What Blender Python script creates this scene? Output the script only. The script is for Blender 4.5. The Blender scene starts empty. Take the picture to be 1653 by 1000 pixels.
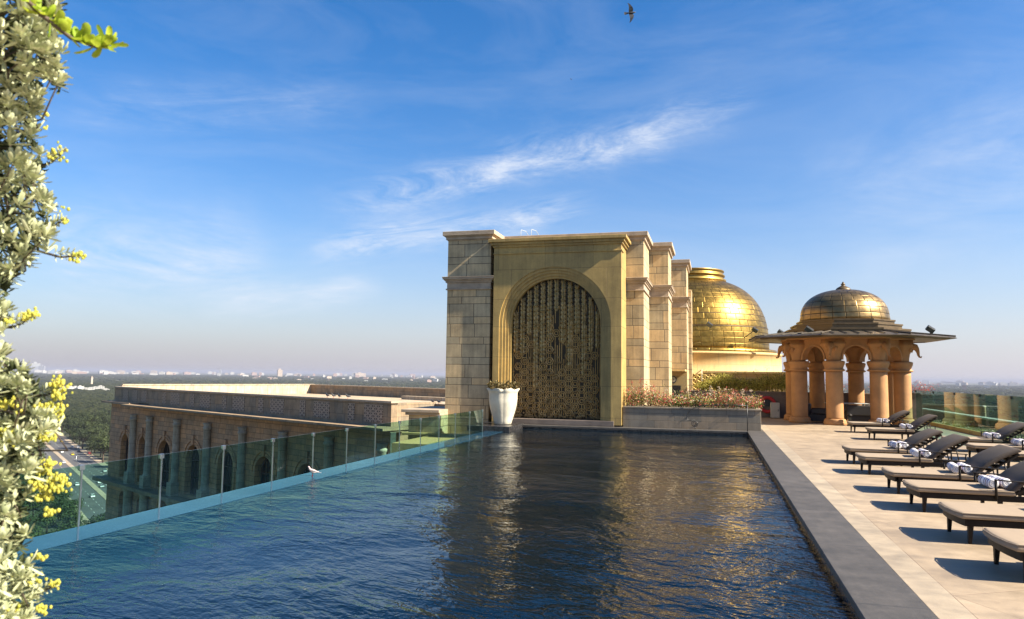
import bpy, math, random
import numpy as np
from mathutils import Vector, Matrix
C = bpy.context.scene.collection
PI = math.pi
R = math.radians
rnd = random.Random(7)

# ------------------------------------------------------------------ camera
F_PX, W_PX, H_PX, EYE = 1190.0, 1653.0, 1000.0, 1.75
YAW, ROLL = R(-15.3), math.atan(.0125)
PITCH = math.atan(105.8 / F_PX * math.cos(ROLL))
fw = Vector((math.sin(YAW) * math.cos(PITCH), math.cos(YAW) * math.cos(PITCH), math.sin(PITCH)))
r0 = Vector((math.cos(YAW), -math.sin(YAW), 0)); u0 = r0.cross(fw)
rt = r0 * math.cos(ROLL) + u0 * math.sin(ROLL); up = rt.cross(fw)
cd = bpy.data.cameras.new('camera'); cam = bpy.data.objects.new('camera', cd); C.objects.link(cam)
m = Matrix((rt, up, -fw)).transposed().to_4x4(); m.translation = Vector((0, 0, EYE))
cam.matrix_world = m
cd.sensor_width = 36; cd.lens = 36 * F_PX / W_PX
cd.clip_start = .05; cd.clip_end = 60000
cd.dof.use_dof = True; cd.dof.focus_distance = 22; cd.dof.aperture_fstop = 7.1
bpy.context.scene.camera = cam

def ray(x, y):
    return fw + rt * ((x - W_PX / 2) / F_PX) - up * ((y - H_PX / 2) / F_PX)
def on_z(x, y, z):
    d = ray(x, y); t = (z - EYE) / d.z; return Vector((0, 0, EYE)) + d * t

# ------------------------------------------------------------------ light and exposure
SUN_AZ, SUN_EL = R(95.5), R(38)            # azimuth clockwise from +Y
sc = bpy.context.scene
sc.view_settings.view_transform = 'Standard'; sc.view_settings.look = 'None'
sc.view_settings.exposure = 1.62; sc.view_settings.gamma = 1
world = bpy.data.worlds.new('World'); sc.world = world; world.use_nodes = True
sd = bpy.data.lights.new('sun', 'SUN'); sun = bpy.data.objects.new('sun', sd); C.objects.link(sun)
sd.energy = 5.0; sd.angle = R(.53); sd.color = (1, .92, .77)
ts = Vector((math.sin(SUN_AZ) * math.cos(SUN_EL), math.cos(SUN_AZ) * math.cos(SUN_EL), math.sin(SUN_EL)))
sun.rotation_euler = ts.to_track_quat('Z', 'Y').to_euler()
sun.location = ts * 60

# ------------------------------------------------------------------ node helper
class NT:
    def __init__(s, nt): s.nt = nt
    def n(s, t, **k):
        a = s.nt.nodes.new(t)
        for q, v in k.items(): setattr(a, q, v)
        return a
    def put(s, sock, v):
        if v is None: return
        if isinstance(v, bpy.types.NodeSocket): s.nt.links.new(v, sock)
        else:
            if isinstance(v, tuple) and len(v) == 3 and len(getattr(sock, 'default_value', (0, 0, 0))) == 4: v = v + (1,)
            sock.default_value = v
    def m(s, op, a, b=None, c=None, clamp=False):
        q = s.n('ShaderNodeMath', operation=op, use_clamp=clamp)
        for i, v in enumerate((a, b, c)): s.put(q.inputs[i], v)
        return q.outputs[0]
    def vm(s, op, a, b=None, scale=None):
        q = s.n('ShaderNodeVectorMath', operation=op); s.put(q.inputs[0], a)
        if b is not None: s.put(q.inputs[1], b)
        if scale is not None: s.put(q.inputs['Scale'], scale)
        return q.outputs['Value'] if op in ('DOT_PRODUCT', 'LENGTH') else q.outputs[0]
    def xyz(s, v):
        q = s.n('ShaderNodeSeparateXYZ'); s.put(q.inputs[0], v); return q.outputs
    def comb(s, x=0., y=0., z=0.):
        q = s.n('ShaderNodeCombineXYZ')
        for i, v in enumerate((x, y, z)): s.put(q.inputs[i], v)
        return q.outputs[0]
    def noise(s, vec, scale, detail=4., rough=.55, dist=0.):
        q = s.n('ShaderNodeTexNoise'); s.put(q.inputs['Vector'], vec)
        q.inputs['Scale'].default_value = scale; q.inputs['Detail'].default_value = detail
        q.inputs['Roughness'].default_value = rough; q.inputs['Distortion'].default_value = dist
        return q.outputs['Fac']
    def white(s, vec):
        q = s.n('ShaderNodeTexWhiteNoise', noise_dimensions='3D'); s.put(q.inputs[0], vec); return q.outputs
    def mix(s, f, a, b, t='MIX'):
        q = s.n('ShaderNodeMix', data_type='RGBA', blend_type=t); s.put(q.inputs[0], f)
        s.put(q.inputs[6], a); s.put(q.inputs[7], b); return q.outputs[2]
    def rng(s, v, a, b, c=0., d=1., smooth=False):
        q = s.n('ShaderNodeMapRange', clamp=True)
        if smooth: q.interpolation_type = 'SMOOTHSTEP'
        for i, w in enumerate((v, a, b, c, d)): s.put(q.inputs[i], w)
        return q.outputs[0]
    def bump(s, h, strength=.3, dist=.01, normal=None):
        q = s.n('ShaderNodeBump'); s.put(q.inputs['Height'], h)
        q.inputs['Strength'].default_value = strength; q.inputs['Distance'].default_value = dist
        if normal is not None: s.put(q.inputs['Normal'], normal)
        return q.outputs[0]
    def geo(s): return s.n('ShaderNodeNewGeometry').outputs
    def obj(s): return s.n('ShaderNodeTexCoord').outputs['Object']

MATS = {}
def new_mat(name):
    a = bpy.data.materials.new(name); a.use_nodes = True; MATS[name] = a
    t = NT(a.node_tree); b = a.node_tree.nodes['Principled BSDF']
    return a, t, b
def plain(name, col, rough=.6, metal=0., var=.15, scale=4., bumps=.0, spec=None, coords='obj'):
    a, t, b = new_mat(name)
    v = t.obj() if coords == 'obj' else t.geo()['Position']
    f = t.noise(v, scale, 5, .6)
    dark = tuple(c * (1 - var) for c in col); lite = tuple(min(1, c * (1 + var)) for c in col)
    t.put(b.inputs['Base Color'], t.mix(t.rng(f, .3, .7), dark, lite))
    b.inputs['Metallic'].default_value = metal
    t.put(b.inputs['Roughness'], t.rng(f, .2, .8, max(0., rough - .08), min(1., rough + .08)))
    if bumps: t.put(b.inputs['Normal'], t.bump(t.noise(v, scale * 6, 4), bumps, .01))
    if spec is not None: b.inputs['Specular IOR Level'].default_value = spec
    return a
def face_uv(t):
    """coordinate running horizontally along any upright face, and the height"""
    g = t.geo(); p = t.xyz(g['Position']); n = t.xyz(g['True Normal'])
    ln = t.m('SQRT', t.m('ADD', t.m('MULTIPLY', n[0], n[0]), t.m('ADD', t.m('MULTIPLY', n[1], n[1]), 1e-5)))
    u = t.m('DIVIDE', t.m('SUBTRACT', t.m('MULTIPLY', p[0], n[1]), t.m('MULTIPLY', p[1], n[0])), ln)
    side = t.m('LESS_THAN', t.m('ABSOLUTE', n[2]), .5)
    return g, p, n, u, side
def ashlar(name, col, period=.75, split=.35, width=.95, joint=.008, jdark=.25, var=.22, z0=0., warm=(1.15, .98, .8), rough=.75, stain=.35):
    a, t, b = new_mat(name)
    g, p, n, u, side = face_uv(t)
    zz = t.m('DIVIDE', t.m('SUBTRACT', p[2], z0), period)
    k = t.m('FLOOR', zz); fr = t.m('SUBTRACT', zz, k)
    short = t.m('LESS_THAN', fr, split)
    row = t.m('ADD', t.m('MULTIPLY', k, 2.), short)
    d1 = t.m('MINIMUM', fr, t.m('SUBTRACT', 1., fr)); d2 = t.m('ABSOLUTE', t.m('SUBTRACT', fr, split))
    dz = t.m('MULTIPLY', t.m('MINIMUM', d1, d2), period)
    w = t.white(t.comb(row, 3.7, 1.3))
    off = t.m('MULTIPLY', w['Value'], width)
    wid = width
    uu = t.m('DIVIDE', t.m('ADD', u, off), wid); c = t.m('FLOOR', uu); fu = t.m('SUBTRACT', uu, c)
    du = t.m('MULTIPLY', t.m('MINIMUM', fu, t.m('SUBTRACT', 1., fu)), width)
    d = t.m('MINIMUM', dz, du)
    jm = t.m('MULTIPLY', t.rng(d, joint * .4, joint * 1.3, 1., 0.), side)
    w2 = t.white(t.comb(row, c, 5.1))
    s = t.m('ADD', t.m('MULTIPLY', w2['Value'], var * 2), 1 - var)
    base = t.mix(w2['Value'], col, tuple(x * y for x, y in zip(col, warm)))
    base = t.vm('SCALE', base, scale=s)
    gr = t.noise(g['Position'], 1.3, 6, .62); fine = t.noise(g['Position'], 22, 5, .65)
    streak = t.noise(t.vm('MULTIPLY', g['Position'], (9., 9., .7)), 1., 4, .6)
    q = t.m('ADD', t.rng(gr, .3, .7, 1 - stain, 1 + stain * .5), t.rng(streak, .35, .75, .12, -stain * .6))
    q = t.m('MULTIPLY', q, t.rng(fine, .2, .8, .86, 1.12))
    base = t.vm('SCALE', base, scale=q)
    base = t.mix(jm, base, tuple(x * jdark for x in col))
    t.put(b.inputs['Base Color'], base); b.inputs['Roughness'].default_value = rough
    h = t.m('SUBTRACT', t.m('ADD', t.m('MULTIPLY', fine, .15), t.m('MULTIPLY', w2['Value'], .3)), jm)
    t.put(b.inputs['Normal'], t.bump(h, .5, .008))
    return a

ashlar('pier stone', (.43, .345, .21), z0=-.13, joint=.012, jdark=.16, var=.12, warm=(1.12, .98, .82))
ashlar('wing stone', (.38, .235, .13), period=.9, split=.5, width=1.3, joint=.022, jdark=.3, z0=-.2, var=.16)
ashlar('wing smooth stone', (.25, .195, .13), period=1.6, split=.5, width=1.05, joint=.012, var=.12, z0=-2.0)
ashlar('wing column stone', (.36, .32, .25), period=1.6, split=.5, width=9., joint=.012, var=.05, z0=-2.0, warm=(1.02, 1, .96))
ashlar('planter stone', (.2, .17, .13), period=.5, split=.5, width=.9, joint=.006, var=.18, z0=.0, stain=.2)
ashlar('portal plaster', (.37, .25, .08), period=2.1, split=.52, width=1.75, joint=.006, jdark=.2, var=.08, z0=.3, warm=(1.03, 1, .95), stain=.3, rough=.6)
ashlar('roof render', (.36, .31, .235), period=3., split=.5, width=1.1, joint=.02, var=.05, stain=.3)
ashlar('cream render', (.42, .31, .14), period=1.2, split=.5, width=1.6, joint=.005, var=.04, stain=.1)
plain('cap stone', (.36, .275, .19), .75, var=.25, scale=2.5, bumps=.4, coords='w')
plain('orange plaster', (.37, .18, .065), .75, var=.2, scale=2.2, bumps=.35)
plain('dark sandstone', (.13, .1, .08), .55, var=.25, scale=3, bumps=.2)
plain('black granite', (.028, .026, .026), .28, var=.3, scale=6)
plain('white glaze', (.5, .45, .35), .42, var=.16, scale=2.5, bumps=.1)
plain('steel', (.55, .55, .52), .3, metal=1., var=.05)
plain('black iron', (.02, .018, .017), .45, var=.2)
plain('dark wood', (.012, .008, .006), .5, spec=.2, var=.3, scale=9)
plain('wicker', (.022, .016, .013), .55, var=.4, scale=60, bumps=.6)
plain('taupe fabric', (.27, .2, .135), .9, var=.07, scale=6, bumps=.15)
plain('dark fabric', (.075, .053, .038), .85, var=.1, scale=6, bumps=.15)
plain('red plastic', (.4, .02, .02), .4, var=.1)
plain('pale box paint', (.4, .4, .37), .6, var=.1)
plain('soil', (.05, .035, .025), .95, var=.3, scale=10)
plain('bark', (.09, .065, .045), .9, var=.3, scale=12, bumps=.5)
plain('dark void', (.012, .011, .01), .6, var=.2)
plain('interior brown', (.03, .02, .014), .8, var=.3)
plain('painted_daylight', (.9, .8, .25), .8, var=.25, scale=1.5)  # bright yellow stands in for daylight showing through a window
plain('asphalt', (.07, .068, .066), .85, var=.15, scale=.15, coords='w')
plain('road marking', (.6, .6, .56), .7, var=.1)
plain('sandy verge', (.3, .235, .16), .9, var=.25, scale=.3, coords='w')
plain('tyre', (.015, .015, .015), .8, var=.1)
plain('car glass', (.02, .025, .03), .1, var=.1)
for nm, c in (('white', (.75, .75, .73)), ('silver', (.42, .43, .44)), ('yellow', (.6, .42, .03)), ('red', (.35, .03, .03)), ('green', (.06, .22, .07)), ('dark', (.04, .042, .05))):
    plain('car paint ' + nm, c, .3, var=.03)
plain('lamp lens', (.05, .06, .05), .15, var=.1)

def grid_lattice(name, stone, hole, sz=.17, lw=.22):
    """pierced lattice: three sets of lines at sixty degrees"""
    a, t, b = new_mat(name)
    g, p, n, u, side = face_uv(t)
    best = None
    for ang in (0, 60, 120):
        l = t.m('ADD', t.m('MULTIPLY', u, math.cos(R(ang)) / sz), t.m('MULTIPLY', p[2], math.sin(R(ang)) / sz))
        f = t.m('ABSOLUTE', t.m('SUBTRACT', t.m('FRACT', l), .5))
        best = f if best is None else t.m('MAXIMUM', best, f)
    k = t.rng(best, .5 - lw, .5 - lw * .7, 0., 1.)
    k = t.m('MULTIPLY', k, side)
    fine = t.noise(g['Position'], 9, 4)
    t.put(b.inputs['Base Color'], t.vm('SCALE', t.mix(k, hole, stone), scale=t.rng(fine, .3, .7, .8, 1.15)))
    b.inputs['Roughness'].default_value = .8
    t.put(b.inputs['Normal'], t.bump(k, .8, .03))
    return a
grid_lattice('jali stone', (.36, .27, .19), (.05, .035, .025), .3, .2)
a_ = grid_lattice('gold lattice', (.6, .42, .14), (.16, .1, .03), .2, .16)
a_.node_tree.nodes['Principled BSDF'].inputs['Metallic'].default_value = .7
a_.node_tree.nodes['Principled BSDF'].inputs['Roughness'].default_value = .45

def brass(name, cols, rough=.38, metal=.9, rows=None, seg=36, cen=None, zrow=None, jit=.5):
    """panelled metal with seams; rows/segments follow the object's own axis"""
    a, t, b = new_mat(name)
    v = t.obj(); p = t.xyz(v)
    fine = t.noise(v, 5, 5, .65); fine2 = t.noise(v, 30, 4, .6)
    h = t.m('MULTIPLY', fine, .25)
    base = t.mix(t.rng(fine, .3, .7), cols[0], cols[1])
    if rows:
        ang = t.m('ARCTAN2', p[1], p[0])
        # rows by latitude
        rad = t.m('SQRT', t.m('ADD', t.m('MULTIPLY', p[0], p[0]), t.m('MULTIPLY', p[1], p[1])))
        lat = t.m('ARCTAN2', t.m('SUBTRACT', p[2], rows[0]), rad)
        l = t.m('MULTIPLY', lat, rows[1]); k = t.m('FLOOR', l); fr = t.m('SUBTRACT', l, k)
        wr = t.white(t.comb(k, 2.2, 8.1))['Value']
        aa = t.m('ADD', t.m('MULTIPLY', ang, seg / (2 * PI)), t.m('MULTIPLY', wr, 1.))
        c = t.m('FLOOR', aa); fa = t.m('SUBTRACT', aa, c)
        dl = t.m('DIVIDE', t.m('MINIMUM', fr, t.m('SUBTRACT', 1., fr)), rows[1] / rows[2])
        da = t.m('MULTIPLY', t.m('MINIMUM', fa, t.m('SUBTRACT', 1., fa)), t.m('MULTIPLY', rad, 2 * PI / seg))
        jm = t.rng(t.m('MINIMUM', dl, da), .006, .02, 1., 0.)
        w = t.white(t.comb(k, c, 4.4)); wc = t.xyz(w['Color'])
        base = t.vm('SCALE', base, scale=t.m('ADD', t.m('MULTIPLY', wc[2], .35), .8))
        base = t.mix(jm, base, tuple(x * .18 for x in cols[0]))
        tilt = t.m('ADD', t.m('MULTIPLY', t.m('SUBTRACT', wc[0], .5), t.m('SUBTRACT', fa, .5)),
                   t.m('MULTIPLY', t.m('SUBTRACT', wc[1], .5), t.m('SUBTRACT', fr, .5)))
        pill = t.m('MULTIPLY', t.m('MULTIPLY', fa, t.m('SUBTRACT', 1., fa)), t.m('MULTIPLY', fr, t.m('SUBTRACT', 1., fr)))
        h = t.m('ADD', h, t.m('ADD', t.m('MULTIPLY', tilt, jit * 4), t.m('SUBTRACT', t.m('MULTIPLY', pill, 2.5), t.m('MULTIPLY', jm, .9))))
    t.put(b.inputs['Base Color'], base); b.inputs['Metallic'].default_value = metal
    t.put(b.inputs['Roughness'], t.rng(t.m('ADD', t.m('MULTIPLY', fine, .5), t.m('MULTIPLY', fine2, .5)), .3, .7, rough - .1, rough + .12))
    t.put(b.inputs['Normal'], t.bump(h, .6, .012))
    return a
brass('dome gold', ((.19, .115, .024), (.3, .19, .045)), rough=.38, rows=(0., 14, 4.1), seg=44, jit=.35)
brass('neck gold', ((.28, .17, .04), (.36, .23, .06)), rough=.4)
brass('dome bronze', ((.2, .13, .055), (.32, .21, .09)), rough=.38, rows=(0., 6.5, 1.66), seg=22, jit=.25)
brass('plain bronze', ((.085, .055, .026), (.14, .095, .045)), rough=.45, metal=.5)
brass('roof bronze', ((.035, .025, .015), (.08, .06, .035)), rough=.5, metal=.2)
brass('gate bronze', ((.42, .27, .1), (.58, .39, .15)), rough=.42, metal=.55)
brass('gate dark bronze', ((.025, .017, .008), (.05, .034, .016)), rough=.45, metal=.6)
brass('silvered bronze', ((.58, .46, .25), (.8, .67, .42)), rough=.28, metal=.85)
brass('lotus bronze', ((.3, .21, .1), (.48, .36, .19)), rough=.4, metal=.7)

def foliage(name, cols, trans=.25, rough=.6, scale=1.5):
    a, t, b = new_mat(name)
    v = t.obj(); g = t.geo()
    oi = t.n('ShaderNodeObjectInfo').outputs['Random']
    f = t.m('ADD', t.m('MULTIPLY', t.noise(v, scale, 3, .6), .7), t.m('MULTIPLY', g['Random Per Island'], .45))
    f = t.m('ADD', f, t.m('MULTIPLY', t.m('SUBTRACT', oi, .5), .3))
    c = t.mix(t.rng(f, .3, .85), cols[0], cols[1])
    nt = t.nt
    d = t.n('ShaderNodeBsdfTranslucent'); t.put(d.inputs[0], t.vm('SCALE', c, scale=1.1))
    t.put(b.inputs['Base Color'], c); b.inputs['Roughness'].default_value = rough
    b.inputs['Specular IOR Level'].default_value = .25
    mx = t.n('ShaderNodeMixShader'); mx.inputs[0].default_value = trans
    nt.links.new(b.outputs[0], mx.inputs[1]); nt.links.new(d.outputs[0], mx.inputs[2])
    nt.links.new(mx.outputs[0], nt.nodes['Material Output'].inputs[0])
    return a
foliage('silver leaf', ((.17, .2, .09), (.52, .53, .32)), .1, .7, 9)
foliage('painted shade leaf', ((.02, .028, .01), (.07, .085, .035)), .08, .75, 9)  # leaf colour darkened to paint the shade in the gaps between rosettes
foliage('yellow flower', ((.36, .38, .06), (.68, .58, .1)), .3)
foliage('lime leaf', ((.16, .28, .02), (.4, .46, .04)), .35)
foliage('tree leaf', ((.01, .018, .005), (.05, .065, .018)), .12, .7, .35)
foliage('hedge leaf', ((.06, .1, .02), (.32, .28, .08)), .3, .6, 2)
foliage('creeper leaf', ((.12, .13, .02), (.55, .48, .1)), .4, .6, 2)
foliage('pink bract', ((.42, .06, .06), (.6, .24, .14)), .35)
foliage('pale bract', ((.55, .42, .3), (.7, .6, .45)), .35)
foliage('succulent leaf', ((.12, .1, .035), (.3, .22, .1)), .15, .55, 6)
def make_canopy():
    a, t, b = new_mat('canopy')
    g = t.geo(); r = g['Random Per Island']; f = t.noise(g['Position'], .35, 4, .7)
    c = t.mix(r, (.009, .015, .005), (.034, .038, .014))
    t.put(b.inputs['Base Color'], t.vm('SCALE', c, scale=t.rng(f, .35, .65, .35, 1.5))); b.inputs['Roughness'].default_value = .95
    b.inputs['Specular IOR Level'].default_value = .1
    t.put(b.inputs['Normal'], t.bump(f, 1., 2.5))
make_canopy()

# ------------------------------------------------------------------ special materials: water, glass, deck, ground
def make_water():
    a, t, b = new_mat('pool water')
    nt = a.node_tree; nt.nodes.remove(b)
    p = t.geo()['Position']
    ps = t.xyz(p)
    warp = t.noise(p, .35, 2)
    q = t.comb(t.m('ADD', t.m('MULTIPLY', ps[0], .75), t.m('MULTIPLY', warp, 1.2)), t.m('ADD', ps[1], t.m('MULTIPLY', ps[0], .28)), 0.)
    big = t.noise(q, .9, 2, .5, .4); mid = t.noise(q, 3.6, 2, .5, .6); sm = t.noise(q, 12., 2, .55, .4); mi = t.noise(q, 34., 1, .5)
    gust = t.rng(t.noise(p, .22, 2), .36, .64, .35, 1.3)
    h = t.m('ADD', t.m('MULTIPLY', big, .075), t.m('ADD', t.m('MULTIPLY', mid, .03), t.m('ADD', t.m('MULTIPLY', sm, .014), t.m('MULTIPLY', mi, .0022))))
    h = t.m('MULTIPLY', h, gust)
    nrm = t.bump(h, 1., 1.)
    gl = t.n('ShaderNodeBsdfGlossy'); gl.inputs['Roughness'].default_value = .015; t.put(gl.inputs['Normal'], nrm)
    gl.inputs['Color'].default_value = (.97, .99, 1, 1)
    tr = t.n('ShaderNodeBsdfTransparent'); tr.inputs[0].default_value = (.015, .07, .08, 1)
    df = t.n('ShaderNodeBsdfDiffuse'); df.inputs[0].default_value = (.0005, .008, .016, 1); t.put(df.inputs['Normal'], nrm)
    mx0 = t.n('ShaderNodeMixShader'); mx0.inputs[0].default_value = .5
    nt.links.new(tr.outputs[0], mx0.inputs[1]); nt.links.new(df.outputs[0], mx0.inputs[2])
    fr = t.n('ShaderNodeFresnel'); fr.inputs[0].default_value = 1.31; t.put(fr.inputs['Normal'], nrm)
    mx = t.n('ShaderNodeMixShader'); nt.links.new(fr.outputs[0], mx.inputs[0])
    nt.links.new(mx0.outputs[0], mx.inputs[1]); nt.links.new(gl.outputs[0], mx.inputs[2])
    nt.links.new(mx.outputs[0], nt.nodes['Material Output'].inputs[0])
make_water()
def make_glass(name, tint, ior=1.45):
    a, t, b = new_mat(name); nt = a.node_tree; nt.nodes.remove(b)
    gl = t.n('ShaderNodeBsdfGlossy'); gl.inputs['Roughness'].default_value = 0.0
    tr = t.n('ShaderNodeBsdfTransparent'); tr.inputs[0].default_value = tint + (1,)
    g = t.geo(); cs = t.m('ABSOLUTE', t.vm('DOT_PRODUCT', g['Normal'], g['Incoming']))
    f0 = ((ior - 1) / (ior + 1)) ** 2
    fr = t.m('ADD', f0, t.m('MULTIPLY', 1 - f0, t.m('POWER', t.m('SUBTRACT', 1., cs, clamp=True), 5.)))
    mx = t.n('ShaderNodeMixShader'); nt.links.new(fr, mx.inputs[0])
    nt.links.new(tr.outputs[0], mx.inputs[1]); nt.links.new(gl.outputs[0], mx.inputs[2])
    nt.links.new(mx.outputs[0], nt.nodes['Material Output'].inputs[0])
make_glass('balustrade glass', (.62, .83, .77))
make_glass('rail glass', (.62, .81, .76), 1.7)
def make_window():
    a, t, b = new_mat('window glass')
    b.inputs['Base Color'].default_value = (.02, .022, .02, 1); b.inputs['Roughness'].default_value = .06
    p = t.geo()['Position']; t.put(b.inputs['Normal'], t.bump(t.noise(p, .8, 2), .05, .1))
make_window()
def make_deck():
    a, t, b = new_mat('deck stone')
    g = t.geo(); p = t.xyz(g['Position'])
    # diagonal slabs
    S = 1.7
    e = t.m('DIVIDE', t.m('ADD', t.m('MULTIPLY', p[0], .87), t.m('MULTIPLY', p[1], .5)), S)
    f = t.m('DIVIDE', t.m('SUBTRACT', t.m('MULTIPLY', p[1], .87), t.m('MULTIPLY', p[0], .5)), S)
    ke, kf = t.m('FLOOR', e), t.m('FLOOR', f)
    fe, ff = t.m('SUBTRACT', e, ke), t.m('SUBTRACT', f, kf)
    d = t.m('MULTIPLY', S, t.m('MINIMUM', t.m('MINIMUM', fe, t.m('SUBTRACT', 1., fe)), t.m('MINIMUM', ff, t.m('SUBTRACT', 1., ff))))
    edge = t.m('LESS_THAN', p[0], 1.86)
    border = t.m('ABSOLUTE', t.m('SUBTRACT', p[0], 1.86))
    d = t.m('MINIMUM', t.m('ADD', d, t.m('MULTIPLY', edge, 9.)), border)
    n2 = t.noise(g['Position'], .8, 4, .6)
    brk = t.rng(t.noise(g['Position'], 1.5, 3), .38, .52, .3, 1.)
    jm = t.m('MULTIPLY', t.rng(d, .002, .007, .8, 0.), brk)
    w = t.white(t.comb(ke, kf, 1.1))['Value']
    blot = t.noise(g['Position'], 3.2, 6, .68, .3); grain = t.noise(g['Position'], 90, 3)
    vein = t.noise(t.vm('MULTIPLY', g['Position'], (1.2, 5., 1.)), 1.6, 5, .65, .8)
    col = t.mix(w, (.29, .215, .14), (.34, .255, .17))
    col = t.mix(edge, col, (.33, .26, .18))
    s = t.m('MULTIPLY', t.m('MULTIPLY', t.rng(n2, .3, .7, .78, 1.12), t.rng(blot, .3, .75, .82, 1.14)), t.m('MULTIPLY', t.rng(grain, .3, .7, .93, 1.06), t.rng(vein, .3, .7, .92, 1.08)))
    col = t.vm('SCALE', col, scale=s)
    col = t.mix(jm, col, (.17, .115, .075))
    t.put(b.inputs['Base Color'], col)
    t.put(b.inputs['Roughness'], t.rng(blot, .3, .7, .5, .75))
    t.put(b.inputs['Normal'], t.bump(t.m('SUBTRACT', t.m('MULTIPLY', blot, .5), jm), .35, .006))
make_deck()
def make_coping():
    a, t, b = new_mat('coping slate')
    g = t.geo(); p = t.xyz(g['Position'])
    y = t.m('DIVIDE', p[1], 2.15); k = t.m('FLOOR', y); fy = t.m('SUBTRACT', y, k)
    d = t.m('MULTIPLY', 2.15, t.m('MINIMUM', fy, t.m('SUBTRACT', 1., fy)))
    jm = t.rng(d, .004, .013, 1., 0.)
    w = t.white(t.comb(k, 4., 1.))['Value']
    blot = t.noise(g['Position'], 2.6, 6, .7); grain = t.noise(g['Position'], 70, 4, .7)
    st = t.noise(t.vm('MULTIPLY', g['Position'], (6., 1.2, 1.)), 2., 4, .6)
    col = t.mix(t.rng(blot, .3, .72), (.036, .032, .028), (.08, .069, .06))
    col = t.vm('SCALE', col, scale=t.m('MULTIPLY', t.m('ADD', .88, t.m('MULTIPLY', w, .25)), t.m('MULTIPLY', t.rng(grain, .25, .75, .72, 1.28), t.rng(st, .3, .7, .88, 1.1))))
    col = t.mix(jm, col, (.03, .027, .025))
    t.put(b.inputs['Base Color'], col); t.put(b.inputs['Roughness'], t.rng(grain, .3, .7, .55, .75))
    t.put(b.inputs['Normal'], t.bump(grain, .3, .004))
make_coping()
def make_sill():
    a, t, b = new_mat('wet sill')
    g = t.geo()
    f = t.noise(g['Position'], 1.2, 4)
    t.put(b.inputs['Base Color'], t.mix(t.rng(f, .3, .7), (.012, .04, .07), (.02, .06, .1)))
    b.inputs['Roughness'].default_value = .04; b.inputs['IOR'].default_value = 1.28
    t.put(b.inputs['Normal'], t.bump(t.noise(t.vm('MULTIPLY', g['Position'], (1., 5., 1.)), 2., 2), .04, .02))
make_sill()
def make_ground():
    a, t, b = new_mat('plain ground')
    g = t.geo(); p = g['Position']
    f = t.noise(p, .0022, 6, .65); f2 = t.noise(p, .03, 5, .6)
    c = t.mix(t.rng(f, .35, .7), (.03, .042, .018), (.075, .07, .035))
    c = t.vm('SCALE', c, scale=t.rng(f2, .3, .7, .6, 1.4))
    t.put(b.inputs['Base Color'], c); b.inputs['Roughness'].default_value = .95
make_ground()
def make_pool_floor():
    a, t, b = new_mat('pool tile')
    g = t.geo(); br = t.n('ShaderNodeTexBrick'); t.put(br.inputs[0], g['Position'])
    br.inputs['Color1'].default_value = (.05, .09, .1, 1); br.inputs['Color2'].default_value = (.07, .12, .13, 1); br.inputs['Mortar'].default_value = (.03, .05, .05, 1)
    br.inputs['Scale'].default_value = 3.
    t.put(b.inputs['Base Color'], br.outputs[0]); b.inputs['Roughness'].default_value = .4
make_pool_floor()
def make_towel():
    a, t, b = new_mat('striped towel')
    v = t.obj(); p = t.xyz(v)
    y = t.m('MULTIPLY', p[1], 15.); f = t.m('FRACT', y)
    body = t.m('GREATER_THAN', t.m('ABSOLUTE', p[1]), .035)
    s = t.m('MULTIPLY', t.m('LESS_THAN', f, .5), body)
    s2 = t.m('LESS_THAN', t.m('FRACT', t.m('MULTIPLY', y, .5)), .5)
    stripe = t.mix(s2, (.17, .14, .26), (.22, .12, .14))
    rad = t.m('SQRT', t.m('ADD', t.m('MULTIPLY', p[0], p[0]), t.m('MULTIPLY', p[2], p[2])))
    ang = t.m('DIVIDE', t.m('ARCTAN2', p[2], p[0]), 2 * PI)
    sp = t.m('LESS_THAN', t.m('FRACT', t.m('ADD', t.m('MULTIPLY', rad, 48.), ang)), .28)
    endf = t.m('GREATER_THAN', t.m('ABSOLUTE', p[1]), .2125)
    c = t.mix(s, (.8, .77, .76), stripe)
    c = t.mix(t.m('MULTIPLY', endf, sp), c, (.12, .09, .1))
    t.put(b.inputs['Base Color'], c); b.inputs['Roughness'].default_value = .95
    t.put(b.inputs['Normal'], t.bump(t.noise(v, 120, 3), .5, .004))
make_towel()
def make_city(nm, c):
    a, t, b = new_mat(nm)
    g, p, n, u, side = face_uv(t)
    wz = t.m('LESS_THAN', t.m('FRACT', t.m('DIVIDE', p[2], 3.6)), .42); wu = t.m('LESS_THAN', t.m('FRACT', t.m('DIVIDE', u, 6.)), .6)
    k = t.m('MULTIPLY', t.m('MULTIPLY', wz, wu), side)
    t.put(b.inputs['Base Color'], t.mix(t.m('MULTIPLY', k, .75), c, (.08, .09, .1)))
    b.inputs['Roughness'].default_value = .8
for nm, c in (('city white', (.5, .48, .44)), ('city cream', (.46, .36, .27)), ('city pink', (.38, .25, .2)), ('city grey', (.3, .31, .33))): make_city(nm, c)

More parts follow.
